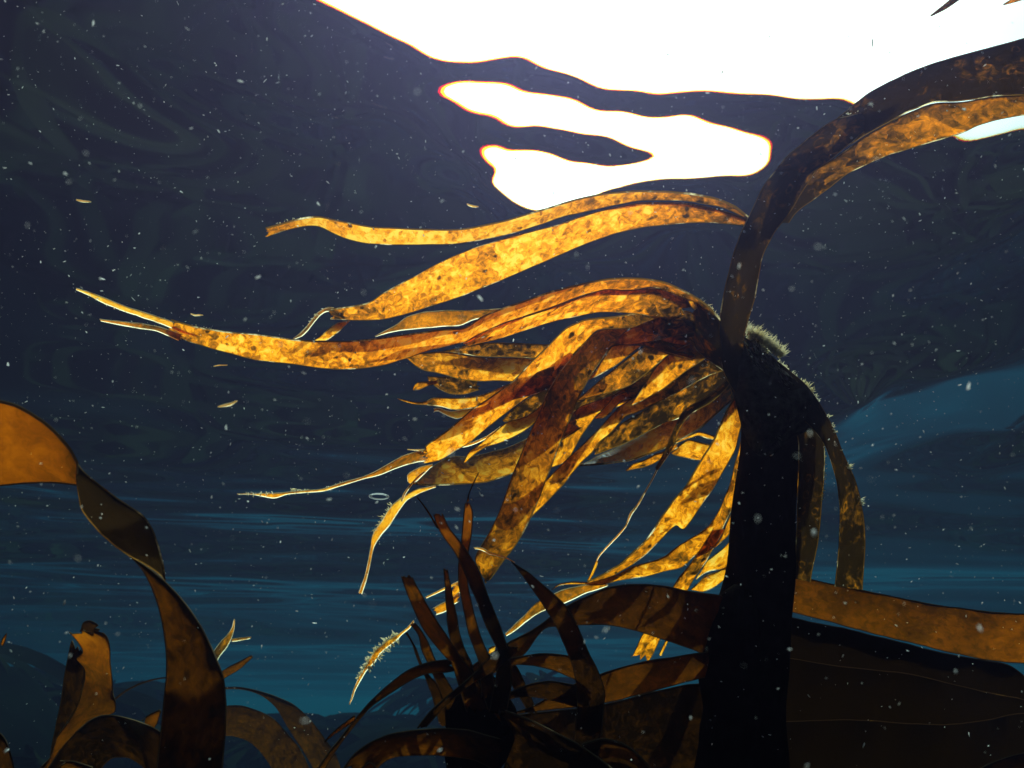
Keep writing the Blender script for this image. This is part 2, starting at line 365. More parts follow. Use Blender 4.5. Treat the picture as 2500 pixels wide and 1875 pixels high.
def window_waves():
    """the wave shapes over the camera: where they tilt past the critical angle the sky shows, elsewhere the water mirrors"""
    dx = .0075; xs = np.arange(-1.35, 1.35, dx); ys = np.arange(.30, 2.5, dx); X, Y = np.meshgrid(xs, ys)
    def sdf(qx, qy, polys):
        out = np.full(qx.shape, -1e9)
        for poly in polys:
            P = np.array(poly, float); Q = np.roll(P, -1, 0); d = np.full(qx.shape, 1e9); ins = np.zeros(qx.shape, bool)
            for (x0, y0), (x1, y1) in zip(P, Q):
                ex, ey = x1 - x0, y1 - y0
                t = np.clip(((qx - x0) * ex + (qy - y0) * ey) / (ex * ex + ey * ey), 0, 1)
                d = np.minimum(d, np.hypot(qx - x0 - t * ex, qy - y0 - t * ey))
                if y1 != y0: ins ^= ((y0 > qy) != (y1 > qy)) & (qx < x0 + (qy - y0) * ex / ey)
            out = np.maximum(out, np.where(ins, d, -d))
        return out
    def proj(Z):
        z = Z - CAMZ; f = Y * CP + z * SP; u = -Y * SP + z * CP; k = 1250 / TANH * .8848
        return 1106 + X / f * k, 829.5 - u / f * k
    h = swell(X, Y)
    ky = np.fft.fftfreq(X.shape[0] * 2, dx)[:, None]; kx = np.fft.rfftfreq(X.shape[1] * 2, dx)[None]
    k2 = (kx * kx + ky * ky) * (2 * math.pi) ** 2
    G = 1 / (1 + k2 * .032 ** 2) ** 2 / np.sqrt(1 + k2 * .25)
    def smooth(g):
        p = np.pad(g, ((0, g.shape[0]), (0, g.shape[1])))
        return np.fft.irfft2(np.fft.rfft2(p) * G, s=p.shape)[:g.shape[0], :g.shape[1]]
    C0 = math.sqrt(1 - 1 / 1.334 ** 2); vel = 0; lr = None
    SX_, SY_, SZ_ = math.sin(SUN_AZ) * math.cos(SUN_EL), math.cos(SUN_AZ) * math.cos(SUN_EL), math.sin(SUN_EL)
    for it in range(240):
        if it % 25 == 0:
            PX, PY = proj(h); RX = 3.2 * np.sin(PX / 23 + PY / 41) + 2.2 * np.sin(PX / 11 - PY / 17 + 1); sd = sdf(PX, PY + RX, WIN); op = np.clip(sdf(PX, PY, OPEN) / 14, 0, 1); sgn = np.sign(sd)
            wv = ((PX > -150) & (PX < 2360) & (PY > -250) & (PY < 900)).astype(float)
            mar = np.clip(np.abs(sd) / 80, 0, 1) * .028 + .0015
        hy, hx = np.gradient(h, dx); z = h - CAMZ; r = np.sqrt(X * X + Y * Y + z * z); nn = np.sqrt(1 + hx * hx + hy * hy)
        c = (-hx * X - hy * Y + z) / (r * nn); v = mar - sgn * (c - C0)
        gc = -sgn * np.clip(v, 0, .05) * wv + np.clip(c - .19, 0, .05) * op * 1.0
        cs = (-hx * SX_ - hy * SY_ + SZ_) / nn          # and let the sunbeams through as well
        gs = -np.clip(.77 - cs, 0, .05) * .5
        ax = gc * (-X / r / nn) + gs * (-SX_ / nn); ay = gc * (-Y / r / nn) + gs * (-SY_ / nn)
        st = smooth(-(np.gradient(ax, dx, axis=1) + np.gradient(ay, dx, axis=0)))
        if lr is None: lr = .003 / max(np.abs(st).max(), 1e-12)
        vel = .9 * vel + st; h = h - lr * vel
    return xs, ys, h
WX, WY, WH = window_waves()
def water_height(X, Y):
    h = swell(X, Y)
    fx = np.clip((X - WX[0]) / (WX[1] - WX[0]), 0, len(WX) - 1.001); fy = np.clip((Y - WY[0]) / (WY[1] - WY[0]), 0, len(WY) - 1.001)
    ix, iy = fx.astype(int), fy.astype(int); tx, ty = fx - ix, fy - iy
    g = (WH[iy, ix] * (1 - tx) + WH[iy, ix + 1] * tx) * (1 - ty) + (WH[iy + 1, ix] * (1 - tx) + WH[iy + 1, ix + 1] * tx) * ty
    sm = lambda t: np.clip(t, 0, 1) ** 2 * (3 - 2 * np.clip(t, 0, 1))
    w = sm((X - WX[0]) / .15) * sm((WX[-1] - X) / .15) * sm((Y - WY[0]) / .08) * sm((WY[-1] - Y) / .25)
    return h * (1 - w) + g * w
def axis(fine0, fine1, step, far, grow=1.06):
    v = list(np.arange(fine0, fine1, step)); s = step
    while v[-1] < far: s = min(s * grow, 6); v.append(v[-1] + s)
    s = step; u = []
    x = fine0
    while x > -far: s = min(s * grow, 6); x -= s; u.append(x)
    return np.array(u[::-1] + v)
gx = axis(-.9, .9, .006, 70, 1.05); gy = axis(.36, 1.5, .006, 70, 1.012)
GX, GY = np.meshgrid(gx, gy)
GH = water_height(GX, GY) * np.where(np.abs(GX) + np.abs(GY) > 40, .0, 1)
nx, ny = len(gx), len(gy)
me = bpy.data.meshes.new('water_surface')
Vw = np.stack([GX, GY, GH], -1).reshape(-1, 3)
ii = (np.arange(ny - 1)[:, None] * nx + np.arange(nx - 1)[None]).ravel()
Fw = np.stack([ii, ii + 1, ii + nx + 1, ii + nx], 1).astype(np.int32)
me.vertices.add(len(Vw)); me.vertices.foreach_set('co', Vw.ravel())
me.loops.add(Fw.size); me.loops.foreach_set('vertex_index', Fw.ravel())
me.polygons.add(len(Fw)); me.polygons.foreach_set('loop_start', np.arange(0, Fw.size, 4, dtype=np.int32))
me.update(calc_edges=True); me.validate(); me.polygons.foreach_set('use_smooth', np.ones(len(Fw), bool))
wm_, n, l = new_mat('sea surface')
cc = N(n, 'ShaderNodeCombineColor')
for i, ior in enumerate((1.326, 1.334, 1.344)):        # slight dispersion of sea water
    fr = N(n, 'ShaderNodeFresnel', i_IOR=ior); l.new(fr.outputs[0], cc.inputs[i])
inv = N(n, 'ShaderNodeInvert'); l.new(cc.outputs[0], inv.inputs['Color'])
tp = N(n, 'ShaderNodeBsdfTransparent'); l.new(inv.outputs[0], tp.inputs[0])
gl = N(n, 'ShaderNodeBsdfGlossy', i_Roughness=0.05); l.new(cc.outputs[0], gl.inputs[0])
ad = N(n, 'ShaderNodeAddShader'); l.new(tp.outputs[0], ad.inputs[0]); l.new(gl.outputs[0], ad.inputs[1])
o = N(n, 'ShaderNodeOutputMaterial'); l.new(ad.outputs[0], o.inputs[0])
me.materials.append(wm_)
water = bpy.data.objects.new('water_surface', me); COL.objects.link(water)
tag(water, 'rippled underside of the sea surface with a bright window of sky', kind='structure')

# sea bed
sx = axis(-6, 4, .12, 80, 1.12); sy = axis(-1, 8, .12, 80, 1.12); SX, SY = np.meshgrid(sx, sy)
def bed_height(X, Y):
    sm = lambda t: np.clip(t, 0, 1) ** 2 * (3 - 2 * np.clip(t, 0, 1))
    added_reef = sm((Y - 1.9) / 1.6) * (1.18 * sm((-.22 * Y - X) / (.25 * np.abs(Y) + .3)) + .25)     # mound added on the left to darken the water there
    return -2.0 + added_reef + .10 * np.sin(X * 1.3 + 1) * np.cos(Y * 1.1) + .06 * np.sin(X * 3.1 + Y * 2.3) + .03 * np.sin(X * 7.3 - Y * 6.1)
SZ = bed_height(SX, SY); nsx = len(sx)
Fb = [(i * nsx + j, i * nsx + j + 1, (i + 1) * nsx + j + 1, (i + 1) * nsx + j) for i in range(len(sy) - 1) for j in range(nsx - 1)]
bed = mesh_obj('seabed', np.stack([SX, SY, SZ], -1).reshape(-1, 3), Fb, [solid_material('seabed rock', (.003, .003, .003), (.010, .009, .007), 3., trans=.001)])
tag(bed, 'dark rocky sea bed', kind='structure')

# the water itself: even haze round camera and scene
hz, n, l = new_mat('sea water')
pv = N(n, 'ShaderNodeVolumePrincipled')
pv.inputs['Color'].default_value = (.052, .044, .096, 1)
pv.inputs['Absorption Color'].default_value = (.0, .82, .845, 1)
pv.inputs['Density'].default_value = .38
pv.inputs['Anisotropy'].default_value = .85
o = N(n, 'ShaderNodeOutputMaterial'); l.new(pv.outputs[0], o.inputs['Volume'])
zt = float(GH.max()) + .06
hv = [(x, y, z) for z in (-3.3, zt) for y in (-66, 66) for x in (-66, 66)]
haze = mesh_obj('haze', hv, [(0, 2, 3, 1), (4, 5, 7, 6), (0, 1, 5, 4), (2, 6, 7, 3), (0, 4, 6, 2), (1, 3, 7, 5)], [hz], smooth=False)
tag(haze, kind='stuff')

# kelp bed beyond, one dark mass that the water surface mirrors
def kelp_bed():
    V, F, T = [], [], []
    def ribbon(P, w, side, t):
        o = len(V); m = len(P)
        for i in range(m):
            V.append(P[i] - side * w[i]); V.append(P[i] + side * w[i]); T.extend((t, t))
        for i in range(m - 1): F.append((o + 2 * i, o + 2 * i + 1, o + 2 * i + 3, o + 2 * i + 2))
    for _ in range(620 + 300):
        high = _ >= 620                                  # taller stand added left and centre to darken the mirrored water
        y = 1.2 + 14.5 * RNG.random() ** 1.25; x = RNG.uniform(-.85, .85) * y + RNG.normal(0, .2)
        if x > .1 * y and y > 7.5: continue
        if x > -.28 * y and y > 11: continue
        if high: y = RNG.uniform(3.9, 8.5); x = RNG.uniform(-.80, .06) * y
        z0 = float(bed_height(np.array(x), np.array(y))); top = max(min(-.74 - .055 * y + RNG.uniform(-.28, .0), -.8), z0 + .12)
        if high: top = RNG.uniform(-.62, -.40)
        lid = RNG.uniform(-.46, -.30) if high else -.68 - .05 * y
        if high and -.40 < x / y < -.06: top, lid = top - .22, lid - .24
        lean = RNG.normal(0, .12, 2); n_ = 6
        ts = np.linspace(0, 1, n_); P = np.stack([x + lean[0] * ts ** 2, y + lean[1] * ts ** 2, z0 + (top - z0) * ts], 1)
        for sd in ((1, 0, 0),): ribbon(P, np.full(n_, .007), np.array(sd, float), .95)
        for k in range(RNG.integers(7, 11)):
            an = RNG.uniform(0, 6.28); L = RNG.uniform(.35, .8); m = 9; s = np.linspace(0, 1, m)
            dr = np.array([math.cos(an), math.sin(an) * .8, 0]); up = RNG.uniform(-.1, .35)
            Q = P[-1] + dr * (L * s)[:, None]; Q[:, 2] += up * L * np.sin(s * 2.2) * .5 - .45 * L * s ** 2
            Q[:, 2] = np.minimum(Q[:, 2], max(lid, min(z0 + .25, -.2)))
            Q += np.cross(dr, [0, 0, 1]) * (.04 * np.sin(s * 6 + an))[:, None]
            side = np.cross(dr, [0, 0, 1]) * .8 + np.array([0, 0, RNG.normal(0, .5)]); side /= np.linalg.norm(side)
            ribbon(Q, .034 * np.sin(np.clip(s * .93 + .07, 0, 1) * math.pi) ** .6 + .003, side, RNG.uniform(.5, .85))
    nf = len(F)
    def below(p, zt=-1.05):
        """the place under water that the surface mirrors towards the camera at this pixel"""
        d = unproj(np.array(p, float) / .8848, 1.0) - np.array([0, 0, CAMZ]); q = d * (.6 / d[2]) + np.array([0, 0, CAMZ])
        r = d * np.array([1, 1, -1]); return q + r * (zt / r[2])
    for A, B in (([(270, 45), (330, 72), (420, 105), (520, 140), (600, 165), (700, 185)], [(290, 80), (345, 105), (435, 142), (530, 172), (610, 190), (700, 195)]),
                 ([(630, 115), (655, 150), (680, 200), (690, 250)], [(645, 112), (672, 150), (705, 200), (722, 255)]),
                 ([(470, 233), (530, 225), (620, 235), (700, 255), (790, 300)], [(475, 245), (540, 280), (620, 302), (700, 305), (792, 304)]),
                 ([(790, 300), (860, 330), (930, 360), (1000, 395)], [(792, 306), (860, 338), (930, 370), (1000, 402)]),
                 ([(572, 398), (620, 412), (700, 432)], [(574, 406), (620, 424), (698, 438)]),
                 ([(310, 380), (340, 420), (330, 470), (300, 520)], [(330, 390), (360, 430), (355, 480), (330, 530)])):
        A_, B_ = resample(np.array(A, float), 14), resample(np.array(B, float), 14); o = len(V)
        for i in range(14): V.append(below(A_[i])); V.append(below(B_[i])); T.extend((.5, .5))
        for i in range(13): F.append((o + 2 * i, o + 2 * i + 1, o + 2 * i + 3, o + 2 * i + 2))
    MI = [0] * nf + [1] * (len(F) - nf)  # fronds seen only mirrored, paled so their reflections show
    ob = mesh_obj('kelp_bed', V, F, [solid_material('distant kelp', (.006, .005, .003), (.020, .014, .007), 4., bump=0, trans=.001), solid_material('pale mirrored fronds', (.26, .13, .07), (.45, .29, .18), 6., bump=0, trans=.001)], MI, T); return ob
tag(kelp_bed(), 'dark mass of kelp growing on the sea bed in the distance', kind='stuff')

# ================================================================== THE LARGE GOLDEN KELP
D0 = .62
base = unproj(px('S', [(1815, 1875)])[0], D0)
K = thing('kelp_plant', (float(base[0]), float(base[1]) + .1, -2.0),
          'large golden mottled kelp with its frayed fingers swept left from a thick black stalk', 'kelp')
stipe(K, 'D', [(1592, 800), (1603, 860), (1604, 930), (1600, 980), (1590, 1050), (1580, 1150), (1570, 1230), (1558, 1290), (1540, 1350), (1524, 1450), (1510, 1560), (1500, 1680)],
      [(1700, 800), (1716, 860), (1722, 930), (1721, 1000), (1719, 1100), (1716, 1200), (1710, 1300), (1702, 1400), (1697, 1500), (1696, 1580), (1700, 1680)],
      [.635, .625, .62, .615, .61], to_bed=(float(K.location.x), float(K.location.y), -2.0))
# shoulder and palm
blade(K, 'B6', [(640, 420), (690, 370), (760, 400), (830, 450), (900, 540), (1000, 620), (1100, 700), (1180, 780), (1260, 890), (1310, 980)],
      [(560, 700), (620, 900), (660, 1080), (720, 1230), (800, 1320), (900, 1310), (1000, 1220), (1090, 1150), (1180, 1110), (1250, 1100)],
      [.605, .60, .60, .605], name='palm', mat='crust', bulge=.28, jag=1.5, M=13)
blade(K, 'D', [(1580, 735), (1553, 688), (1535, 666), (1515, 648), (1500, 640)],
      [(1600, 830), (1560, 800), (1530, 780), (1505, 760), (1490, 735)],
      [.60, .60, .60], name='palm', thick=(1.25, 1.2, 1.0, .8), mat='gold', bulge=.2)
# the strap that rises from the palm and runs to the surface on the right
NECK = dict(name='blade', mat='strap', rag=0)
blade(K, 'D', [(1760, 290), (1700, 335), (1645, 405), (1618, 464), (1600, 500), (1585, 540), (1570, 600), (1560, 650), (1552, 700), (1553, 760), (1562, 810), (1600, 870)],
      [(1790, 330), (1755, 380), (1725, 430), (1705, 464), (1675, 500), (1648, 550), (1640, 600), (1630, 650), (1617, 690), (1606, 735), (1608, 790), (1650, 860)],
      [.575, .58, .585, .595, .60], thick=(1.0, 1.05, 1.2, 1.25, 1.25), bulge=.3, **NECK)
blade(K, 'T3', [(90, 1700), (120, 1600), (160, 1530), (215, 1430), (300, 1300), (430, 1170), (560, 1050), (680, 960), (760, 912), (900, 882), (1060, 842), (1210, 760)],
      [(250, 1720), (300, 1600), (400, 1480), (500, 1390), (610, 1310), (720, 1240), (800, 1170), (880, 1110), (980, 1020), (1080, 950), (1160, 880), (1215, 768)],
      [.61, .575, .555, .545], thick=(1.25, .98, .90, .90, 1.0), bulge=.2, **NECK)
blade(K, 'T3', [(560, 1120), (680, 985), (760, 913), (850, 848), (900, 800), (1000, 720), (1150, 640), (1300, 570), (1500, 490), (1700, 430), (1900, 380), (2050, 340), (2212, 290), (2480, 215)],
      [(600, 1230), (760, 1190), (850, 1130), (1000, 1040), (1150, 960), (1300, 872), (1420, 825), (1510, 790), (1700, 790), (1900, 760), (2000, 745), (2212, 740), (2480, 760)],
      [.59, .55, .53, .52, .51], thick=(1.1, 1.1, 1.12, 1.12), bulge=.16, **NECK)
blade(K, 'T3', [(250, 1720), (300, 1610), (400, 1480), (560, 1340), (720, 1240), (850, 1150), (1000, 1045), (1150, 960), (1290, 880), (1510, 792), (1750, 785), (2000, 740), (2212, 730), (2480, 730)],
      [(400, 1720), (450, 1640), (520, 1585), (610, 1525), (700, 1460), (850, 1340), (1000, 1270), (1180, 1190), (1340, 1150), (1500, 1100), (1660, 1050), (1760, 1020), (1850, 970), (2000, 922), (2212, 890), (2480, 860)],
      [.61, .575, .555, .54, .535], thick=(1.25, .92, .70, .64, .60, .54), bulge=.14, **NECK)
# two blades streaming left just under the surface
blade(K, 'D', [(1622, 475), (1590, 448), (1550, 430), (1500, 420), (1440, 415), (1380, 414), (1310, 418), (1260, 428), (1200, 445), (1140, 462), (1080, 480), (1003, 495), (960, 497), (900, 495), (850, 493), (800, 490), (760, 482), (720, 475), (690, 468), (660, 470), (630, 478), (600, 487), (570, 495)],
      [(1618, 476), (1560, 447), (1480, 434), (1387, 433), (1320, 446), (1245, 462), (1215, 468), (1170, 486), (1106, 506), (1040, 520), (980, 528), (900, 530), (840, 530), (790, 527), (750, 518), (720, 505), (690, 488), (670, 487), (640, 493), (610, 500), (578, 513)],
      [.595, .615, .64, .66, .68, .70], thick=(.72, .5, .36, .26, .14, .06, .16, .34), roll=.02)
blade(K, 'D', [(1622, 478), (1550, 453), (1470, 438), (1387, 438), (1320, 449), (1248, 470), (1212, 484), (1106, 510), (1020, 535), (940, 570), (890, 600), (850, 620), (815, 640), (800, 655), (760, 662), (720, 668), (700, 672)],
      [(1612, 487), (1550, 482), (1480, 482), (1400, 490), (1330, 505), (1260, 530), (1180, 565), (1100, 600), (1000, 640), (920, 665), (870, 682), (820, 692), (760, 693), (715, 690)],
      [.60, .625, .65, .67, .69, .71], thick=(.75, .42, .30, .24, .24, .28, .40, .66), roll=.02)
blade(K, 'P2', [(800, 1185), (740, 1180), (690, 1200), (640, 1235), (595, 1290), (545, 1360), (485, 1420), (425, 1462)],
      [(800, 1215), (750, 1212), (710, 1222), (665, 1258), (620, 1310), (570, 1380), (510, 1440), (430, 1470)], .712, name='blade_tip', mat='wither', thick=.72, jag=1.6)
blade(K, 'P2', [(940, 1300), (830, 1310), (760, 1360), (680, 1430), (590, 1492)], [(925, 1318), (850, 1390), (780, 1440), (725, 1485), (650, 1500)], [.70, .705], name='blade_tip', thick=.2)
# long fingers of the palm
blade(K, 'D', [(1555, 690), (1525, 657), (1490, 634), (1440, 612), (1400, 604), (1350, 602), (1300, 606), (1240, 618), (1180, 634), (1100, 662), (1040, 685), (1005, 712), (960, 712), (880, 722), (800, 735), (720, 738), (640, 735), (560, 722), (480, 714), (430, 708), (395, 700), (370, 692)],
      [(1540, 700), (1500, 670), (1460, 640), (1430, 627), (1408, 619), (1352, 630), (1300, 627), (1250, 641), (1180, 668), (1110, 692), (1060, 712), (1010, 738), (980, 745), (930, 757), (880, 775), (830, 788), (780, 796), (740, 798), (690, 796), (620, 785), (560, 780), (500, 765), (450, 750), (400, 735), (368, 716)],
      [.60, .61, .625, .648, .675, .70, .72], thick=(1.0, .62, .36, .26, .30, .26, .38, .30, .34, .44), roll=.03, jag=1.6)
blade(K, 'D', [(430, 718), (400, 708), (360, 690), (300, 670), (250, 653), (215, 638), (190, 628), (163, 621)], [(424, 728), (395, 722), (355, 702), (295, 682), (245, 665), (210, 650), (186, 637), (165, 628)],
      [.715, .735], name='blade_tip', mat='wither', thick=(.4, .12, .05), jag=1.5)
blade(K, 'D', [(395, 722), (343, 703), (300, 697), (260, 694), (215, 689)], [(388, 737), (340, 715), (290, 707), (255, 701), (217, 694)], [.722, .735], name='blade_tip', mat='wither', thick=(.75, .6, .3), jag=1.5)
blade(K, 'C5', [(1750, 190), (1560, 115), (1390, 131), (1270, 124), (1170, 158), (1050, 203), (900, 258), (750, 298), (650, 343), (590, 373), (540, 402)],
      [(1640, 330), (1500, 260), (1250, 245), (1120, 275), (1000, 300), (850, 345), (720, 390), (600, 420), (500, 445)], [.612, .625, .638, .65, .66], thick=(.9, .62, .42, .34, .30, .34, .4), roll=.02)
blade(K, 'P1', [(3050, 0), (2700, -150), (2400, -130), (2200, -90), (1950, -70), (1790, 0), (1690, 90), (1600, 180), (1490, 280), (1400, 380), (1300, 480), (1180, 570), (1050, 660), (940, 725), (840, 810), (700, 930), (600, 1000), (520, 1050), (485, 1110)],
      [(3050, 180), (2800, 120), (2550, 70), (2300, 10), (2050, 15), (1950, 130), (1850, 230), (1750, 330), (1660, 440), (1560, 530), (1450, 620), (1300, 720), (1150, 840), (1000, 960), (900, 1050), (790, 1100), (650, 1200), (510, 1225)],
      [.618, .64, .652, .658, .664, .67, .676], thick=(1, .92, .75, .45, .30, .30, .46, .32, .26, .32), roll=.02)
blade(K, 'Q3', [(1835, 285), (1750, 305), (1690, 335), (1620, 380), (1560, 405), (1480, 425), (1390, 455), (1300, 462), (1200, 475), (1100, 475), (1020, 477)],
      [(1835, 335), (1760, 350), (1700, 375), (1620, 405), (1560, 418), (1480, 442), (1400, 467), (1320, 472), (1230, 482), (1190, 502), (1150, 496), (1090, 481), (1022, 481)],
      [.677, .70], name='blade_tip', mat='wither', thick=(.66, .55, .3, .26, .3), jag=1.6)
blade(K, 'P1', [(2950, 120), (2650, 60), (2400, 0), (2200, 10), (2055, 22), (1955, 137), (1855, 237), (1755, 347), (1665, 477), (1590, 610), (1550, 740), (1440, 960), (1340, 1200), (1290, 1330), (1230, 1500), (1165, 1680), (1090, 1830), (1010, 1960), (943, 2081), (1000, 2200), (1046, 2290)],
      [(2950, 300), (2700, 230), (2450, 150), (2190, 150), (2060, 330), (1980, 470), (1870, 660), (1840, 760), (1780, 900), (1720, 1050), (1660, 1200), (1590, 1380), (1530, 1560), (1468, 1690), (1400, 1840), (1327, 1965), (1223, 2093), (1130, 2210), (1052, 2300)],
      [.62, .632, .64, .64, .632, .625, .62], thick=(1, .9, .62, .50, .72, .70, .42, .40, .50, .46, .50, .66), roll=-.02)  # raised middle values put the overlap shadow into the blade tone
blade(K, 'B2', [(1440, 430), (1480, 425), (1530, 440), (1560, 470), (1640, 490), (1700, 510), (1760, 545)], [(1450, 445), (1485, 450), (1525, 465), (1560, 485), (1640, 505), (1700, 522), (1760, 552)], .60, name='blade_tip', mat='wither', thick=.2, jag=1.5)
blade(K, 'C5', [(1850, 300), (1700, 230), (1500, 300), (1380, 350), (1300, 450), (1250, 530), (1190, 608)], [(1880, 380), (1800, 350), (1650, 380), (1500, 410), (1420, 470), (1350, 530), (1280, 570), (1194, 612)],
      [.612, .622, .626, .626], thick=(1, .85, .6, .36, .28, .3))
blade(K, 'P7', [(1800, -220), (1300, -150), (960, 5), (860, 85), (720, 195), (600, 292), (500, 380), (400, 472)], [(1850, -60), (1500, -40), (1300, 0), (1140, 130), (1030, 230), (900, 330), (700, 400), (560, 440), (404, 480)],
      [.614, .626, .634, .64], thick=(1, .9, .66, .56, .62, .6, .4))
blade(K, 'P7', [(2050, -150), (1600, -130), (1300, 5), (1200, 80), (1110, 160), (1000, 340), (930, 440), (885, 503)], [(2080, 20), (1800, 0), (1600, 62), (1500, 132), (1380, 212), (1250, 312), (1160, 382), (1050, 442), (960, 492), (890, 518)],
      [.605, .615, .62, .622], thick=(1, .85, .60, .44, .32, .24))
blade(K, 'P7', [(1750, 80), (1500, 120), (1250, 270), (1000, 390), (870, 470), (800, 505), (700, 600), (620, 700), (500, 820), (440, 880), (330, 980), (200, 1110), (110, 1190), (30, 1320), (-60, 1480), (-150, 1600)],
      [(1800, 180), (1600, 240), (1350, 380), (1100, 500), (920, 590), (840, 610), (760, 700), (680, 790), (590, 850), (550, 930), (450, 1020), (390, 1090), (280, 1230), (180, 1330), (90, 1430), (0, 1510), (-100, 1640)],
      [.622, .634, .644, .65, .65], thick=(1, .9, .7, .34, .28, .34, .42, .44, .46))
blade(K, 'P7', [(1080, 290), (1000, 320), (860, 382), (740, 430), (660, 520), (600, 580), (550, 633)], [(1120, 380), (1050, 400), (900, 450), (800, 475), (740, 540), (690, 600), (640, 635), (552, 638)], [.65, .655], thick=(.7, .4, .2, .16, .2))
blade(K, 'P7', [(1950, 180), (1830, 252), (1650, 392), (1540, 502), (1420, 590), (1300, 632), (1200, 650), (1100, 700), (980, 790), (840, 850), (700, 920), (600, 955), (530, 1000), (440, 1038)],
      [(1960, 380), (1830, 435), (1700, 540), (1600, 630), (1500, 720), (1400, 785), (1300, 835), (1200, 895), (1080, 940), (900, 1000), (700, 1030), (540, 1048), (440, 1052)],
      [.615, .635, .65, .655, .66, .668], thick=(1, .66, .42, .34, .28, .20, .16, .22, .5), roll=-.02)
blade(K, 'P7', [(1100, 220), (1000, 260), (700, 430), (420, 520), (340, 610), (290, 730), (240, 850), (210, 930), (160, 1073)], [(1200, 380), (1100, 420), (800, 520), (600, 580), (520, 680), (450, 780), (410, 850), (360, 950), (290, 1040), (165, 1078)],
      [.64, .658, .665, .665], thick=(.9, .8, .5, .36, .40, .28, .26))
blade(K, 'P7', [(1300, 850), (1190, 930), (1100, 950), (1000, 1010), (900, 1040), (838, 1100)], [(1310, 900), (1180, 985), (1100, 1040), (1000, 1080), (900, 1097), (842, 1108)], [.662, .67], thick=(.5, .42, .46))
blade(K, 'P7', [(1740, 880), (1600, 860), (1500, 840), (1400, 815), (1330, 870), (1250, 943)], [(1740, 980), (1560, 1012), (1480, 1012), (1400, 990), (1300, 970), (1248, 950)], [.675, .68], thick=.24)
blade(K, 'P7', [(1280, 835), (1400, 790), (1500, 748), (1560, 765), (1650, 792)], [(1290, 862), (1410, 815), (1500, 782), (1560, 812), (1645, 828)], .672, name='blade_tip', thick=.3)
blade(K, 'P7', [(1850, 160), (1700, 330), (1550, 450), (1440, 500), (1340, 580), (1290, 690), (1230, 830), (1180, 950), (1100, 1080)], [(1870, 200), (1740, 380), (1600, 500), (1480, 560), (1385, 640), (1320, 760), (1280, 870), (1240, 955), (1130, 1100)],
      [.60, .605, .61, .61], thick=(1, .96, .9, .9, .85, .95))
blade(K, 'P8', [(1118, -20), (1060, 90), (1000, 200), (950, 290), (870, 380), (838, 490), (760, 580), (690, 650), (590, 762), (570, 805)], [(1132, -10), (1074, 98), (1014, 208), (966, 298), (900, 385), (850, 496), (772, 588), (702, 658), (600, 770), (584, 812)],
      [.611, .63], name='blade_tip', mat='wither', thick=(.8, .66, .5, .4), jag=1.2)
blade(K, 'P8', [(572, 800), (532, 900), (490, 985)], [(594, 812), (562, 910), (512, 984)], .632, name='blade_tip', thick=.2)
blade(K, 'P8', [(1845, -750), (1835, -680), (1760, -550), (1690, -400), (1640, -280), (1550, -150), (1460, 0), (1380, 140), (1290, 240), (1180, 400), (1090, 530), (1000, 650), (880, 760), (780, 850), (700, 890), (610, 950), (480, 1000)],
      [(1900, -720), (1895, -640), (1885, -450), (1830, -200), (1770, -90), (1710, 10), (1640, 150), (1560, 260), (1470, 400), (1380, 527), (1352, 545), (1310, 475), (1220, 560), (1120, 660), (1020, 760), (930, 830), (820, 890), (700, 960), (500, 1010)],
      [.622, .632, .638, .642, .648], thick=(.85, .46, .30, .34, .40, .26, .30, .46, .50, .55), roll=.02, jag=1.4)
blade(K, 'P8', [(1895, -420), (1855, -200), (1805, 0), (1760, 150), (1700, 300), (1640, 400), (1590, 490), (1510, 550), (1400, 620), (1300, 680), (1200, 760), (1100, 805), (950, 840), (850, 880), (750, 935), (650, 965), (560, 985), (480, 1000), (350, 990), (230, 1010), (170, 1070)],
      [(1925, -400), (1915, -200), (1890, 0), (1862, 200), (1800, 340), (1750, 450), (1690, 580), (1600, 680), (1500, 740), (1430, 790), (1380, 850), (1310, 885), (1200, 900), (1050, 950), (850, 975), (700, 1010), (600, 1030), (480, 1022), (370, 1020), (240, 1027), (175, 1074)],
      [.636, .645, .65, .655], thick=(.6, .44, .46, .56, .50, .36, .34, .26, .3, .3), jag=1.4)
blade(K, 'P8', [(1885, 100), (1800, 350), (1740, 480), (1700, 590), (1620, 700)], [(1905, 250), (1845, 400), (1820, 520), (1730, 620), (1625, 705)], [.655, .66], thick=.4)
blade(K, 'P8', [(1640, 500), (1500, 720), (1400, 860), (1320, 950), (1270, 1030), (1220, 1110), (1130, 1250), (1060, 1370), (980, 1480), (905, 1650), (880, 1700)], [(1740, 520), (1640, 680), (1560, 820), (1500, 900), (1440, 1000), (1380, 1110), (1290, 1260), (1200, 1440), (1150, 1520), (1085, 1650), (1060, 1700)],
      [.64, .65, .66], thick=(.7, .74, .72, .5, .5, .56))
blade(K, 'P8', [(1830, 585), (1815, 590), (1710, 700), (1570, 800), (1520, 900), (1470, 973)], [(1850, 800), (1800, 860), (1700, 890), (1620, 895), (1560, 915), (1475, 978)], [.665, .67], thick=(.3, .22, .24), bulge=.05)
blade(K, 'P8', [(1840, 810), (1800, 830), (1650, 905), (1555, 932), (1480, 1010), (1420, 1068)], [(1830, 880), (1790, 905), (1740, 970), (1640, 1050), (1530, 1097), (1430, 1072)], [.665, .67], thick=(.3, .24, .24))
blade(K, 'P8', [(1210, 1500), (1190, 1530), (1160, 1600), (1130, 1660)], [(1245, 1500), (1225, 1530), (1190, 1610), (1165, 1665)], .67, name='blade_tip', thick=.24)
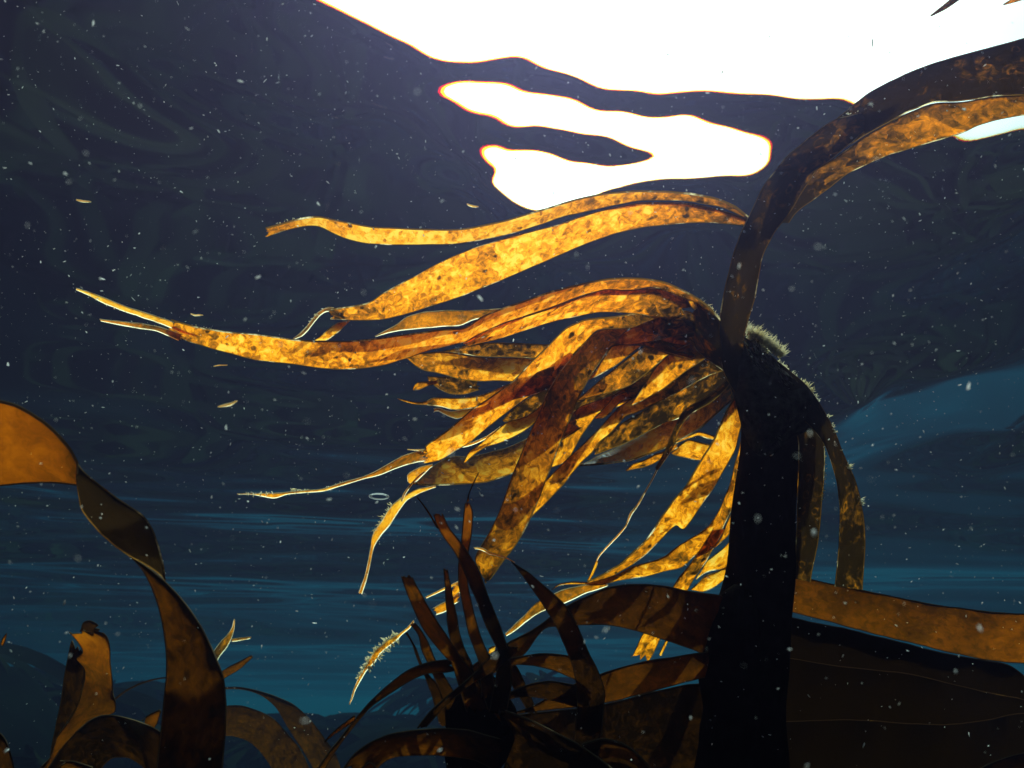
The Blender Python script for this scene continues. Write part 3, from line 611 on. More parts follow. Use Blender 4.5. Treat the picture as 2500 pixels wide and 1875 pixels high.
blade(K, 'B4', [(900, 205), (750, 242), (600, 272), (500, 300), (400, 345), (330, 390), (260, 470), (180, 550), (103, 625)], [(900, 255), (750, 312), (640, 360), (560, 392), (430, 432), (350, 467), (270, 522), (190, 592), (110, 642)],
      [.652, .665, .68], mat='wither', name='blade_tip', thick=(.46, .5, .62, .6, .5), jag=2.2)
blade(K, 'P7', [(1950, 60), (1600, 140), (1300, 312), (1150, 442), (1000, 560), (850, 640), (700, 760), (540, 870)], [(1900, 330), (1600, 450), (1420, 580), (1280, 650), (1150, 700), (1000, 775), (840, 860), (560, 960)], [.64, .662, .67], thick=(1.1, .98, .95, .9, .8))
blade(K, 'P7', [(1500, -50), (1000, 180), (700, 300), (500, 390), (350, 480), (230, 570)], [(1350, 260), (1050, 400), (860, 445), (700, 505), (500, 570), (280, 660)], [.65, .66, .668], thick=(1.1, 1.0, .95, .85))
blade(K, 'P1', [(1750, 430), (1560, 560), (1400, 650), (1280, 740), (1200, 830)], [(1800, 640), (1640, 740), (1480, 810), (1330, 850), (1215, 850)], [.66, .69], thick=(1., .95, .85, .7))
# fingers of the lower left fan
blade(K, 'P1', [(1700, 430), (1650, 600), (1500, 750), (1370, 817), (1240, 842), (1160, 910), (1080, 975), (980, 1060), (900, 1110), (853, 1210)], [(1800, 560), (1740, 700), (1580, 800), (1490, 870), (1400, 935), (1300, 992), (1180, 1042), (1060, 1072), (960, 1135), (865, 1217)],
      [.65, .668, .68, .685], thick=(.7, .5, .22, .16, .22, .34))
blade(K, 'P1', [(1180, 893), (1080, 962), (960, 1018), (850, 1048), (800, 1074)], [(1150, 932), (1060, 1002), (950, 1052), (860, 1084), (802, 1080)], .69, name='blade_tip', mat='wither', thick=.35)
blade(K, 'P1', [(1850, 760), (1700, 850), (1500, 950), (1400, 1010), (1250, 1080), (1050, 1130), (880, 1160), (760, 1150), (680, 1180), (580, 1240), (500, 1310), (440, 1370), (398, 1400)],
      [(1900, 900), (1750, 1000), (1550, 1150), (1400, 1250), (1290, 1310), (1150, 1360), (1050, 1390), (900, 1400), (760, 1405), (640, 1412), (520, 1416), (450, 1412), (402, 1406)],
      [.65, .67, .685, .69, .695], thick=(.7, .5, .40, .42, .36, .34, .36), roll=-.02)
blade(K, 'P1', [(580, 1225), (490, 1240), (420, 1270), (360, 1305), (338, 1330), (350, 1385)], [(570, 1250), (500, 1320), (450, 1370), (420, 1395), (390, 1410), (362, 1402)], .698, name='blade_tip', mat='wither', thick=(.5, .35, .15))
blade(K, 'P1', [(1700, 330), (1500, 400), (1270, 500), (1150, 560), (1000, 610), (880, 625), (690, 632), (640, 628), (565, 632), (520, 672), (400, 670), (320, 650), (256, 634)], [(1700, 520), (1500, 600), (1250, 660), (1050, 692), (920, 727), (760, 750), (670, 717), (600, 707), (520, 699), (400, 692), (320, 669), (262, 641)],
      [.65, .668, .68, .69], thick=(.8, .70, .64, .55, .3, .28, .5, .2), jag=1.3)
blade(K, 'P1', [(1000, 718), (930, 724), (850, 735), (760, 755), (690, 745), (640, 720), (580, 728)], [(900, 772), (840, 812), (790, 824), (720, 802), (660, 772), (620, 747), (585, 762)], [.682, .69], name='blade_tip', mat='wither', thick=(.25, .1, .4))
blade(K, 'P1', [(505, 1090), (430, 1094), (348, 1091)], [(505, 1112), (430, 1106), (350, 1099)], .68, name='blade_tip', mat='wither', thick=.05, jag=.4)
blade(K, 'P1', [(1850, 180), (1600, 262), (1480, 279), (1400, 268), (1250, 271), (1050, 268), (900, 248), (760, 222), (640, 215), (500, 230), (400, 240), (330, 260)], [(1800, 470), (1500, 490), (1300, 487), (1150, 477), (1050, 483), (940, 482), (800, 462), (700, 432), (600, 402), (500, 390), (420, 347), (335, 272)],
      [.665, .68, .69, .695], thick=(.6, .40, .26, .20, .28, .42, .34, .6, .6))
blade(K, 'P1', [(2100, 60), (1900, 90), (1600, 155), (1300, 132), (1050, 130), (780, 185), (640, 214)], [(2100, 240), (1900, 262), (1600, 285), (1400, 267), (1200, 264), (1000, 257), (800, 228), (645, 222)], [.69, .705], thick=(.85, .82, .84))
blade(K, 'P2', [(2330, 1190), (2212, 1195), (2000, 1210), (1800, 1205), (1600, 1220), (1450, 1260), (1350, 1340), (1250, 1390), (1160, 1440)], [(2330, 1260), (2212, 1262), (2050, 1292), (1930, 1352), (1800, 1352), (1600, 1372), (1400, 1392), (1280, 1412), (1165, 1447)],
      [.69, .705, .715], mat='wither', thick=(.62, .68, .62, .5, .66, .7))
blade(K, 'P1', [(620, 470), (520, 480), (430, 485), (400, 520), (395, 560)], [(620, 500), (540, 520), (490, 545), (450, 565), (400, 566)], .72, name='blade_tip', thick=.66)
blade(K, 'P1', [(1000, 470), (850, 460), (720, 440), (600, 440), (520, 430)], [(1000, 560), (860, 600), (740, 600), (640, 560), (540, 480)], [.71, .725], thick=(.9, .8))
# trailing dead strands
blade(K, 'Q3', [(1875, 438), (1800, 450), (1735, 485), (1690, 520), (1650, 590), (1598, 660), (1596, 700), (1582, 780), (1566, 850), (1546, 905)], [(1880, 452), (1810, 478), (1760, 505), (1710, 560), (1680, 610), (1640, 650), (1612, 700), (1600, 780), (1584, 850), (1563, 914)],
      [.697, .70], name='blade_tip', mat='wither', thick=(.25, .14, .2, .3, .5, .3), jag=3.2)
blade(K, 'P1', [(500, 1290), (440, 1330), (380, 1400), (320, 1480), (290, 1560)], [(512, 1298), (455, 1345), (395, 1410), (336, 1490), (302, 1566)], .693, name='blade_tip', mat='wither', thick=.8)
blade(K, 'B2', [(975, 985), (930, 1040), (860, 1095), (780, 1135), (700, 1205), (640, 1285), (600, 1350), (540, 1450), (510, 1520), (490, 1590), (478, 1640)], [(988, 1010), (945, 1062), (865, 1132), (806, 1184), (735, 1245), (675, 1315), (614, 1378), (564, 1464), (528, 1530), (518, 1600), (487, 1648)],
      [.64, .65], name='blade_tip', mat='wither', thick=(.3, .25, .4, .45, .5), jag=3.5)
blade(K, 'B2', [(1120, 905), (1180, 870), (1270, 825), (1330, 775)], [(1150, 960), (1230, 932), (1290, 875), (1338, 842)], .66, name='blade_tip', mat='wither', thick=.45)
blade(K, 'B2', [(1270, 720), (1320, 690), (1340, 690)], [(1282, 830), (1320, 790), (1345, 780)], .662, name='blade_tip', mat='wither', thick=.3)
blade(K, 'B2', [(1066, 814), (1120, 785), (1200, 745), (1315, 692)], [(1076, 826), (1130, 802), (1205, 768), (1322, 718)], .66, name='blade_tip', mat='wither', thick=.2, jag=.8)
blade(K, 'B2', [(1545, 1215), (1580, 1195), (1610, 1192)], [(1552, 1275), (1590, 1262), (1618, 1230)], .66, name='blade_tip', thick=.2)
# fuzz of tiny hydroids on the lit edges
tufts('B6', [([(695, 345), (760, 370), (830, 420), (900, 480), (985, 530)], 1.5), ([(700, 390), (770, 440), (850, 520)], 1.3), ([(720, 360), (800, 400), (900, 500), (960, 540)], 1.5)], .60, K, .0062, per=150)
tufts('B6', [([(930, 560), (1020, 640), (1090, 700)], .7), ([(1120, 715), (1180, 770), (1215, 815)], .9), ([(1215, 815), (1265, 890)], .6), ([(255, 90), (340, 125), (400, 160), (475, 225)], .8), ([(60, 10), (160, 40), (255, 85)], .25)], .606, K, .005, per=80)
tufts('B6', [([(1330, 985), (1345, 1010)], .6), ([(1365, 1050), (1385, 1130)], .6), ([(1430, 1250), (1440, 1270)], .5), ([(1480, 1375), (1490, 1400)], 1.4), ([(1318, 1270), (1310, 1480), (1285, 1659)], .3), ([(1580, 1640), (1590, 1680)], 1.2)], .60, K, .005, per=70)
tufts('Q3', [([(1250, 460), (1330, 462)], .9), ([(1060, 474), (1180, 472)], .8), ([(1400, 455), (1480, 425)], .4), ([(1690, 520), (1650, 580), (1610, 650)], 1.0)], .69, K, .005, per=30, outward=-1)
tufts('B2', [([(860, 1095), (780, 1135), (700, 1205), (640, 1285), (600, 1350), (540, 1450)], 1.4)], .645, K, .003, per=26, outward=-1, rad=.0006)
tufts('B2', [([(865, 1132), (735, 1245), (614, 1378)], 1.6)], .645, K, .003, per=20, outward=1, rad=.0006)
tufts('L4', [([(180, 190), (300, 270), (400, 320), (600, 370), (800, 400)], .35), ([(1000, 440), (1200, 490)], .3)], .725, K, .005, per=26)
tufts('P2', [([(240, 440), (370, 390), (560, 365), (700, 370), (840, 400)], .3), ([(640, 1235), (560, 1340), (480, 1420)], .4)], .70, K, .005, per=36)
tufts('T3', [([(780, 900), (900, 865), (1060, 820)], .35)], .545, K, .004, per=30)
tufts('D', [([(1640, 560), (1630, 640), (1615, 700)], .35)], .59, K, .004, per=36, outward=-1)
# flakes of crust on the shoulder
def flakes(poly, d, count, parent):
    p = px('B6', poly); V, F = [], []
    lo, hi = p.min(0), p.max(0)
    def inside(q):
        c = False
        for (x0, y0), (x1, y1) in zip(p, np.roll(p, -1, 0)):
            if (y0 > q[1]) != (y1 > q[1]) and q[0] < x0 + (q[1] - y0) * (x1 - x0) / (y1 - y0): c = not c
        return c
    while len(F) < count * 2:
        q = RNG.uniform(lo, hi)
        if not inside(q): continue
        c = unproj(q, d - RNG.uniform(.004, .012)); r = RNG.uniform(.0006, .0021); an = RNG.uniform(.6, 1.3)
        ax = np.array([math.cos(an), 0, -math.sin(an)]); ay = np.array([math.sin(an) * .5, RNG.uniform(-1, 1), math.cos(an) * .5])
        o = len(V)
        V += [c - ax * r * 1.6, c + ay * r * .6, c + ax * r * 1.6, c - ay * r * .6 + np.array([0, .0008, .0004])]
        F += [(o, o + 1, o + 2), (o, o + 2, o + 3)]
    ob = mesh_obj('crust_flakes', V, F, [CRUST_FLAKE], parent=parent, smooth=False); ob['kind'] = 'stuff'
CRUST_FLAKE = solid_material('crust flake', (.10, .09, .07), (.50, .46, .38), 200, trans=.4)
flakes([(690, 430), (780, 430), (900, 560), (1000, 640), (1080, 720), (1000, 830), (960, 980), (900, 960), (820, 800), (740, 620)], .60, 330, K)
flakes([(780, 800), (940, 850), (1000, 1000), (960, 1250), (880, 1250), (840, 1000)], .60, 90, K)
# fingers hanging on the right of the stalk
blade(K, 'Q4', [(1000, -200), (1150, -90), (1265, 0), (1330, 90), (1390, 200), (1430, 310), (1480, 410), (1505, 500), (1520, 600), (1525, 700), (1518, 800), (1511, 892)],
      [(1080, 60), (1200, 110), (1290, 190), (1345, 260), (1375, 340), (1400, 430), (1412, 550), (1410, 650), (1402, 750), (1394, 830), (1388, 876)],
      [.595, .595, .60, .602, .602, .602, .61], thick=(1.3, 1.25, 1.15, 1.05, .98, .92, 1.0, 1.0), mat='strap', rag=0)
blade(K, 'Q4', [(1250, 30), (1330, 180), (1350, 290), (1345, 430), (1335, 550), (1320, 680), (1300, 780), (1287, 858)], [(1190, 90), (1232, 250), (1236, 400), (1228, 550), (1222, 700), (1215, 800), (1212, 842)],
      [.605, .608, .61, .61, .61, .615], thick=(1.2, 1.1, 1.08, 1.02, 1.0), mat='strap', rag=0)
blade(K, 'Q4', [(1262, 120), (1268, 260), (1252, 380), (1226, 500)], [(1205, 150), (1215, 300), (1212, 420), (1210, 500)], .632, thick=(.7, .5, .4), mat='gold')

# ================================================================== BROWN KELP ROUND THE FOOT
def plant(label, foot, group=None, name='kelp_plant'):
    return thing(name, (foot[0], foot[1], -2.0), label, 'kelp', group)
b = unproj(px('S', [(1690, 1700)])[0], .57)
K2 = plant('dark brown kelp with broad arched straps reaching left from beside the black stalk', (float(b[0]), float(b[1]) + .08))
stipe(K2, 'D', [(1585, 1270), (1545, 1300), (1515, 1360), (1508, 1440), (1520, 1540), (1500, 1680)], [(1625, 1270), (1640, 1330), (1640, 1420), (1640, 1500), (1640, 1580), (1640, 1680)], [.575, .565, .565], to_bed=(float(K2.location.x), float(K2.location.y), -2.0))
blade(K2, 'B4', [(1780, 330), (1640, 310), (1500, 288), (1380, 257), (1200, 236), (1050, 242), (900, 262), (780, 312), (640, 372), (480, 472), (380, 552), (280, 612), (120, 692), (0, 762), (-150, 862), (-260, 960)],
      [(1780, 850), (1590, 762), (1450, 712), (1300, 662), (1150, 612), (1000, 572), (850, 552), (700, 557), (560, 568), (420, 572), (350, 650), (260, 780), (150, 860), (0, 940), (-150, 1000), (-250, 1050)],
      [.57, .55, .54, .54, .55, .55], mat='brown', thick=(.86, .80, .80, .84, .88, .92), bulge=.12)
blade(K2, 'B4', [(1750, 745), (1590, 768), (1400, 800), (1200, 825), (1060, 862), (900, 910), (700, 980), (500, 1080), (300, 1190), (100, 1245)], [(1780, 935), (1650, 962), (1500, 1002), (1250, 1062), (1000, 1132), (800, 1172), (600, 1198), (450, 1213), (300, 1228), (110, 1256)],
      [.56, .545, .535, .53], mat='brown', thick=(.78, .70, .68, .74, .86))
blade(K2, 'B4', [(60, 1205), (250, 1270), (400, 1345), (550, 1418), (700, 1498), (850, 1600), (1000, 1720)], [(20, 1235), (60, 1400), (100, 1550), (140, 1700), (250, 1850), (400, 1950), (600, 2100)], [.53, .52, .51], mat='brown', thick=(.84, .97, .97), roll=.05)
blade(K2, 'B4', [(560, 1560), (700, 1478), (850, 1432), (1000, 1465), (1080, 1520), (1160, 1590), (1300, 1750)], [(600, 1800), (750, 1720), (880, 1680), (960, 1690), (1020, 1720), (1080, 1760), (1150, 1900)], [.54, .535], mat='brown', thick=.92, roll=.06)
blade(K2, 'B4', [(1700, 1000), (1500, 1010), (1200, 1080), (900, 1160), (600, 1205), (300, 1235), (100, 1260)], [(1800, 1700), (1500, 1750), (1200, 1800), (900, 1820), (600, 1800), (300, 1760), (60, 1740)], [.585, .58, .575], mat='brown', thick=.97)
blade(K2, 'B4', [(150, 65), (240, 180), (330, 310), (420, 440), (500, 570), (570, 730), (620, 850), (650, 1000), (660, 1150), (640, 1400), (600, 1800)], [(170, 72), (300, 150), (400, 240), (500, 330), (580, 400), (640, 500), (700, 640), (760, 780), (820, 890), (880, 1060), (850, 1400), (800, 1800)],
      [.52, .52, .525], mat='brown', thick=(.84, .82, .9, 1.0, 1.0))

b = unproj(px('S', [(1180, 1800)])[0], .52)
K3 = plant('small dark kelp with a fan of stiff bluntly broken fingers below the golden fronds', (float(b[0]), float(b[1]) + .06))
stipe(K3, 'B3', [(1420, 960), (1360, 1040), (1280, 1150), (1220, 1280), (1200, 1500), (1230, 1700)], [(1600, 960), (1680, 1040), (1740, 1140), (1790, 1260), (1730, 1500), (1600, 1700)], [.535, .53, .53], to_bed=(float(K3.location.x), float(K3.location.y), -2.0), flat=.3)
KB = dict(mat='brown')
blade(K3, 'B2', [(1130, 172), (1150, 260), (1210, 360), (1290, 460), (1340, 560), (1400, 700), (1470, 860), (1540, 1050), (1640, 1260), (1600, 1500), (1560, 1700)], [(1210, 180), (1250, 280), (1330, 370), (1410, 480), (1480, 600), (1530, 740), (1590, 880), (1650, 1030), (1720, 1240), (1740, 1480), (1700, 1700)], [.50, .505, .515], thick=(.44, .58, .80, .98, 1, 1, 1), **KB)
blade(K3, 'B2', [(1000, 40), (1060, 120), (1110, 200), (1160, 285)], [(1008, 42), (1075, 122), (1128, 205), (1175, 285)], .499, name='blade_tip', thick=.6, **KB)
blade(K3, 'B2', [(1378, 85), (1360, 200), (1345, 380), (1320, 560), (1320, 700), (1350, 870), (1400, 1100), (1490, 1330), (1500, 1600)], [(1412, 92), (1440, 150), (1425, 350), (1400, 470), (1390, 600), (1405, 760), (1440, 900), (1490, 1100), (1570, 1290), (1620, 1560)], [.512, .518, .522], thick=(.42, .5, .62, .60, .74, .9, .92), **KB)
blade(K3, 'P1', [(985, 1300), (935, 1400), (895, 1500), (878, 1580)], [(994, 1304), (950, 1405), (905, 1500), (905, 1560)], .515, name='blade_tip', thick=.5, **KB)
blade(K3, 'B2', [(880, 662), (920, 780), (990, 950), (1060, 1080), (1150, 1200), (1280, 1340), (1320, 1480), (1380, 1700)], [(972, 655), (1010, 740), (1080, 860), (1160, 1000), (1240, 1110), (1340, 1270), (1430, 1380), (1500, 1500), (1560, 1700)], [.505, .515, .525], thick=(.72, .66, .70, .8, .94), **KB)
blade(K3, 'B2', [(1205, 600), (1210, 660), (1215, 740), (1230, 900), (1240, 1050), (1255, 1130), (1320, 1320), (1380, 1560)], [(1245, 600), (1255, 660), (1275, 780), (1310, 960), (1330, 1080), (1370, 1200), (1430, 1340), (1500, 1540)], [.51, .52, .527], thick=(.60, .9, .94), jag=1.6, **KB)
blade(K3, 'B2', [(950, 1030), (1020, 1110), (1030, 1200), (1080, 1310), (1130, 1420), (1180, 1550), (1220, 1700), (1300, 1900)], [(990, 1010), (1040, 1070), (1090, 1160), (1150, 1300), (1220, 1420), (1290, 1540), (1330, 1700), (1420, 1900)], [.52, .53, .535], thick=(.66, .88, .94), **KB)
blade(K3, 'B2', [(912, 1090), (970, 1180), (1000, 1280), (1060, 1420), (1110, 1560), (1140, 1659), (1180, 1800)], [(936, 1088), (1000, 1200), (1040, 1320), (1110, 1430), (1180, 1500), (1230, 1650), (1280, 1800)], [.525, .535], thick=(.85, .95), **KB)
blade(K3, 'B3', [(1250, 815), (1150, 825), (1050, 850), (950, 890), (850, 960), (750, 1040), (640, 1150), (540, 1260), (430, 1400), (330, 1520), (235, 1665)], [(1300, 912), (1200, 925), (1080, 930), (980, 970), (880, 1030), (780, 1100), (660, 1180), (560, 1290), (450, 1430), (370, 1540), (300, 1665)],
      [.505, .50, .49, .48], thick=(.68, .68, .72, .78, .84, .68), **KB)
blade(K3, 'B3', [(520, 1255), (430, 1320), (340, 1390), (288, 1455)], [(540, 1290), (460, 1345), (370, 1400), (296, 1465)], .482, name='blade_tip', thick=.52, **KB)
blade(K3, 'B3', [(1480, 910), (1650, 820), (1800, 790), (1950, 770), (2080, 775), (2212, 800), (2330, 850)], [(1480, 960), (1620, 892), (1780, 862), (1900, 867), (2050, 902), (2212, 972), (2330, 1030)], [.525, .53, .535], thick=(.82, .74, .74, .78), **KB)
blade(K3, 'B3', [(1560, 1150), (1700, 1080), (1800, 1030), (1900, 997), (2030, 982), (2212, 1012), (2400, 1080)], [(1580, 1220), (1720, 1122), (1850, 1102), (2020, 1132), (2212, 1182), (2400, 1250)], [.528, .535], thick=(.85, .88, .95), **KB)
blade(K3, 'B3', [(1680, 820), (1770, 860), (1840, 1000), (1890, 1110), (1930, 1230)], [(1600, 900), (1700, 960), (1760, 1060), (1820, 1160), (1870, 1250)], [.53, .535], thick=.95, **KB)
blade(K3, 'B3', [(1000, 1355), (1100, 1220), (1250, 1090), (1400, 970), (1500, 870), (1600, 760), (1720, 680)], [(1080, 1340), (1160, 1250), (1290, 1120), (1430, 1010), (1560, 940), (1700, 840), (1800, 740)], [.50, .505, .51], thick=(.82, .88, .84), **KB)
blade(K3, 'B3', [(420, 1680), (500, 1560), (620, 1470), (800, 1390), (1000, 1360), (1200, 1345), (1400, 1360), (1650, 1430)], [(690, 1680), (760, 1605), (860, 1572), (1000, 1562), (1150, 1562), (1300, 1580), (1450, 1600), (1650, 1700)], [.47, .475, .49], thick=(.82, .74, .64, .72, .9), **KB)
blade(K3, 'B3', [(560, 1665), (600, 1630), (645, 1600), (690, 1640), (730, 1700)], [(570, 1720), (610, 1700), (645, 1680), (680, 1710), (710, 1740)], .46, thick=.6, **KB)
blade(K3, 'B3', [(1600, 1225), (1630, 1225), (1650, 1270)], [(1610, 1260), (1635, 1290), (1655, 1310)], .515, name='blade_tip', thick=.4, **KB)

b = unproj(px('S', [(2200, 1900)])[0], .62)
K4 = plant('amber brown kelp strap lying across to the right edge, above fronds coloured black for shade', (float(b[0]), float(b[1]) + .08))
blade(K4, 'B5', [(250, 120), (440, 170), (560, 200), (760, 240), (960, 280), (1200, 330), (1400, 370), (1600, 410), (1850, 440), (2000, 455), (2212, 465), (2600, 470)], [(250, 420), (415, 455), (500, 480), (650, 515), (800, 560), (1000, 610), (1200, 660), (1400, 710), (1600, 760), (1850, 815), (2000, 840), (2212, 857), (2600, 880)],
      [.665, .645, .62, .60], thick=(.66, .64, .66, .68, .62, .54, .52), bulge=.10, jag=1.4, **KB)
blade(K4, 'B5', [(300, 470), (600, 540), (800, 575), (1200, 672), (1600, 770), (1900, 825), (2110, 858), (2212, 945), (2500, 1180)], [(300, 800), (700, 868), (1000, 900), (1300, 930), (1600, 1000), (1900, 1070), (2100, 1110), (2212, 1130), (2500, 1250)], [.65, .62, .60], thick=1.15, **KB)  # black from here down: shade put into the colour
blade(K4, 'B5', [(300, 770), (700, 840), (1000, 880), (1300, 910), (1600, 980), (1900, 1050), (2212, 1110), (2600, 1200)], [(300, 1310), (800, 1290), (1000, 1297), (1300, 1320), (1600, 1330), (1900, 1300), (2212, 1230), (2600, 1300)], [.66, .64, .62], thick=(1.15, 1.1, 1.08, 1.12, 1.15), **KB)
blade(K4, 'B5', [(200, 1260), (800, 1240), (1300, 1270), (1900, 1250), (2600, 1180)], [(200, 1900), (800, 1900), (1300, 1900), (1900, 1900), (2600, 1900)], [.67, .66, .65], thick=1.2, **KB)  # black sheet standing in for the shaded kelp mass
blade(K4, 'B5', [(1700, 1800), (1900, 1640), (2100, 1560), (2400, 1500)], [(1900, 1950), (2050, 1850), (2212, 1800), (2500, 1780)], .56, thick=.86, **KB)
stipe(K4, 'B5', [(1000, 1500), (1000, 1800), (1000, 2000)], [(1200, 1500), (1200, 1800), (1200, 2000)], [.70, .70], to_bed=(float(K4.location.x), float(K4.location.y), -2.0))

# ------------------------------------------------------------------ left foreground: twisted ribbon
b = unproj(px('Q3', [(810, 1900)])[0], .40)
K5 = plant('smooth brown ribbon of kelp twisting down through the left foreground', (float(b[0]), float(b[1]) + .05))
blade(K5, 'Q3', [(-200, 60), (0, 80), (60, 95), (130, 130), (200, 180), (260, 240), (300, 290), (328, 345)], [(-200, 480), (0, 446), (100, 436), (200, 431), (260, 434), (300, 438), (322, 440), (332, 442)], [.36, .37, .375, .38], thick=(.42, .42, .48, .66), roll=.07, bulge=.10, jag=.8, rag=0, **KB)
blade(K5, 'Q3', [(328, 335), (360, 380), (420, 430), (500, 490), (560, 530), (620, 570), (660, 630), (690, 720), (710, 800), (713, 850)], [(326, 410), (332, 460), (345, 540), (380, 590), (430, 650), (500, 710), (560, 750), (620, 780), (680, 820), (712, 852)], [.382, .39, .395, .40], mat='strap', thick=(1.4, 1.35, 1.3, 1.35), bulge=.15, jag=.5, rag=0)
blade(K5, 'Q3', [(555, 745), (610, 800), (650, 880), (680, 960), (700, 1050), (712, 1150), (715, 1250), (705, 1350), (690, 1500), (670, 1700), (650, 2000)], [(560, 748), (640, 792), (712, 850), (770, 910), (830, 990), (870, 1050), (905, 1120), (940, 1200), (970, 1280), (978, 1400), (975, 1500), (962, 1650), (950, 1800), (940, 2000)],
      [.405, .40, .395, .39], thick=(.86, .78, .76, .82, .92, 1.0, 1.05), bulge=.22, jag=.8, rag=0, **KB)
stipe(K5, 'Q3', [(760, 1950), (770, 2050), (780, 2150)], [(840, 1950), (840, 2050), (840, 2150)], [.40, .41], to_bed=(float(K5.location.x), float(K5.location.y), -2.0), n=10)

# ------------------------------------------------------------------ bottom left group
b = unproj(px('B1', [(300, 1800)])[0], .62)
K6 = plant('ochre kelp blade with a torn, ragged top at the lower left', (float(b[0]), float(b[1]) + .05))
blade(K6, 'B1', [(200, 1760), (380, 1580), (430, 1420), (520, 1300), (600, 1180), (630, 1080), (655, 960), (655, 885), (572, 812), (652, 772), (600, 690), (560, 640), (518, 607)], [(350, 1760), (470, 1560), (600, 1400), (740, 1270), (900, 1240), (905, 1150), (878, 1090), (865, 980), (848, 850), (848, 740), (838, 650), (820, 625), (795, 610)],
      [.60, .61, .62, .62], thick=(.66, .62, .64, .66, .70, .66, .50, .34), jag=2.2, **KB)
blade(K6, 'B1', [(545, 680), (510, 850), (485, 1000), (465, 1150), (430, 1320), (380, 1600)], [(650, 760), (660, 900), (650, 1000), (610, 1150), (560, 1300), (480, 1600)], [.66, .65], thick=.94, **KB)
blade(K6, 'B1', [(615, 600), (640, 530), (690, 515), (750, 540)], [(640, 680), (680, 690), (740, 690), (790, 640)], .68, thick=.88, **KB)
stipe(K6, 'B1', [(240, 1740), (260, 1850), (280, 1950)], [(300, 1740), (320, 1850), (330, 1950)], [.60, .61], to_bed=(float(K6.location.x), float(K6.location.y), -2.0), n=10)
b = unproj(px('B1', [(900, 1900)])[0], .50)
K7 = plant('black arched kelp frond in front of the ochre blade, bottom left', (float(b[0]), float(b[1]) + .05))
blade(K7, 'B1', [(330, 1720), (450, 1535), (560, 1402), (680, 1292), (780, 1242), (900, 1252), (1050, 1290), (1200, 1350), (1400, 1500)], [(700, 1850), (760, 1740), (800, 1640), (850, 1590), (900, 1570), (1000, 1580), (1100, 1650), (1200, 1750), (1350, 1900)], [.52, .52, .53, .55], thick=(.97, .97, .95, .90, .90), **KB)
blade(K7, 'B1', [(465, 1600), (560, 1603), (640, 1622), (720, 1648)], [(470, 1720), (560, 1720), (640, 1720), (740, 1720)], [.47, .475], thick=.72, **KB)
blade(K7, 'B1', [(1090, 1290), (1150, 1240), (1230, 1208)], [(1150, 1400), (1210, 1330), (1245, 1225)], .56, thick=.66, **KB)
blade(K7, 'B1', [(-60, 1340), (30, 1400), (80, 1520), (130, 1720)], [(-60, 1720), (-20, 1720), (20, 1720), (60, 1730)], .46, thick=.82, **KB)
b = unproj(px('Q3', [(1250, 1800)])[0], 1.1)
K8 = plant('faint olive kelp fronds arching far back beyond the brown ribbon', (float(b[0]), float(b[1]) + .1))
blade(K8, 'Q3', [(860, 1420), (980, 1387), (1040, 1386), (1110, 1410), (1180, 1445), (1240, 1510), (1290, 1570), (1360, 1720)], [(860, 1560), (960, 1520), (1020, 1525), (1080, 1550), (1130, 1600), (1170, 1660), (1200, 1720), (1240, 1800)], [1.12, 1.1, 1.08], thick=.80, **KB)
blade(K8, 'Q3', [(960, 1310), (1030, 1308), (1100, 1320), (1180, 1345), (1260, 1380), (1340, 1450), (1400, 1530), (1450, 1600), (1490, 1720)], [(960, 1322), (1030, 1318), (1090, 1330), (1140, 1355), (1190, 1400), (1230, 1470), (1290, 1560), (1340, 1640), (1380, 1750)], [1.25, 1.2, 1.18], thick=.80, **KB)
blade(K8, 'B1', [(860, 1140), (960, 1058), (1060, 1008), (1160, 974), (1270, 953), (1400, 960)], [(866, 1156), (962, 1074), (1062, 1022), (1162, 988), (1270, 968), (1400, 976)], 1.1, thick=.84, jag=.5, **KB)
blade(K8, 'B1', [(1600, 820), (1640, 762), (1700, 680), (1760, 620), (1790, 570), (1806, 513)], [(1660, 880), (1695, 800), (1745, 740), (1790, 660), (1812, 590), (1814, 520)], [.9, .9], mat='wither', thick=(.9, .84, .6, .3))
blade(K8, 'B1', [(1785, 664), (1850, 652), (1937, 646)], [(1790, 684), (1850, 676), (1935, 658)], .9, name='blade_tip', mat='wither', thick=.5)
blade(K8, 'B1', [(1680, 940), (1720, 910), (1800, 860), (1940, 787)], [(1700, 990), (1745, 960), (1830, 912), (1952, 806)], [.88, .88], thick=.64, **KB)
stipe(K8, 'Q3', [(1230, 1730), (1240, 1800)], [(1290, 1730), (1300, 1800)], [1.1, 1.1], to_bed=(float(K8.location.x), float(K8.location.y), -2.0), n=8)
o = blade(None, 'B1', [(5, 700), (20, 660), (45, 622)], [(18, 722), (35, 690), (52, 622)], .5, name='kelp_scrap', thick=.5, **KB)
tag(o, 'small reddish kelp scrap drifting at the left edge', 'seaweed scrap', 'drifting scraps')

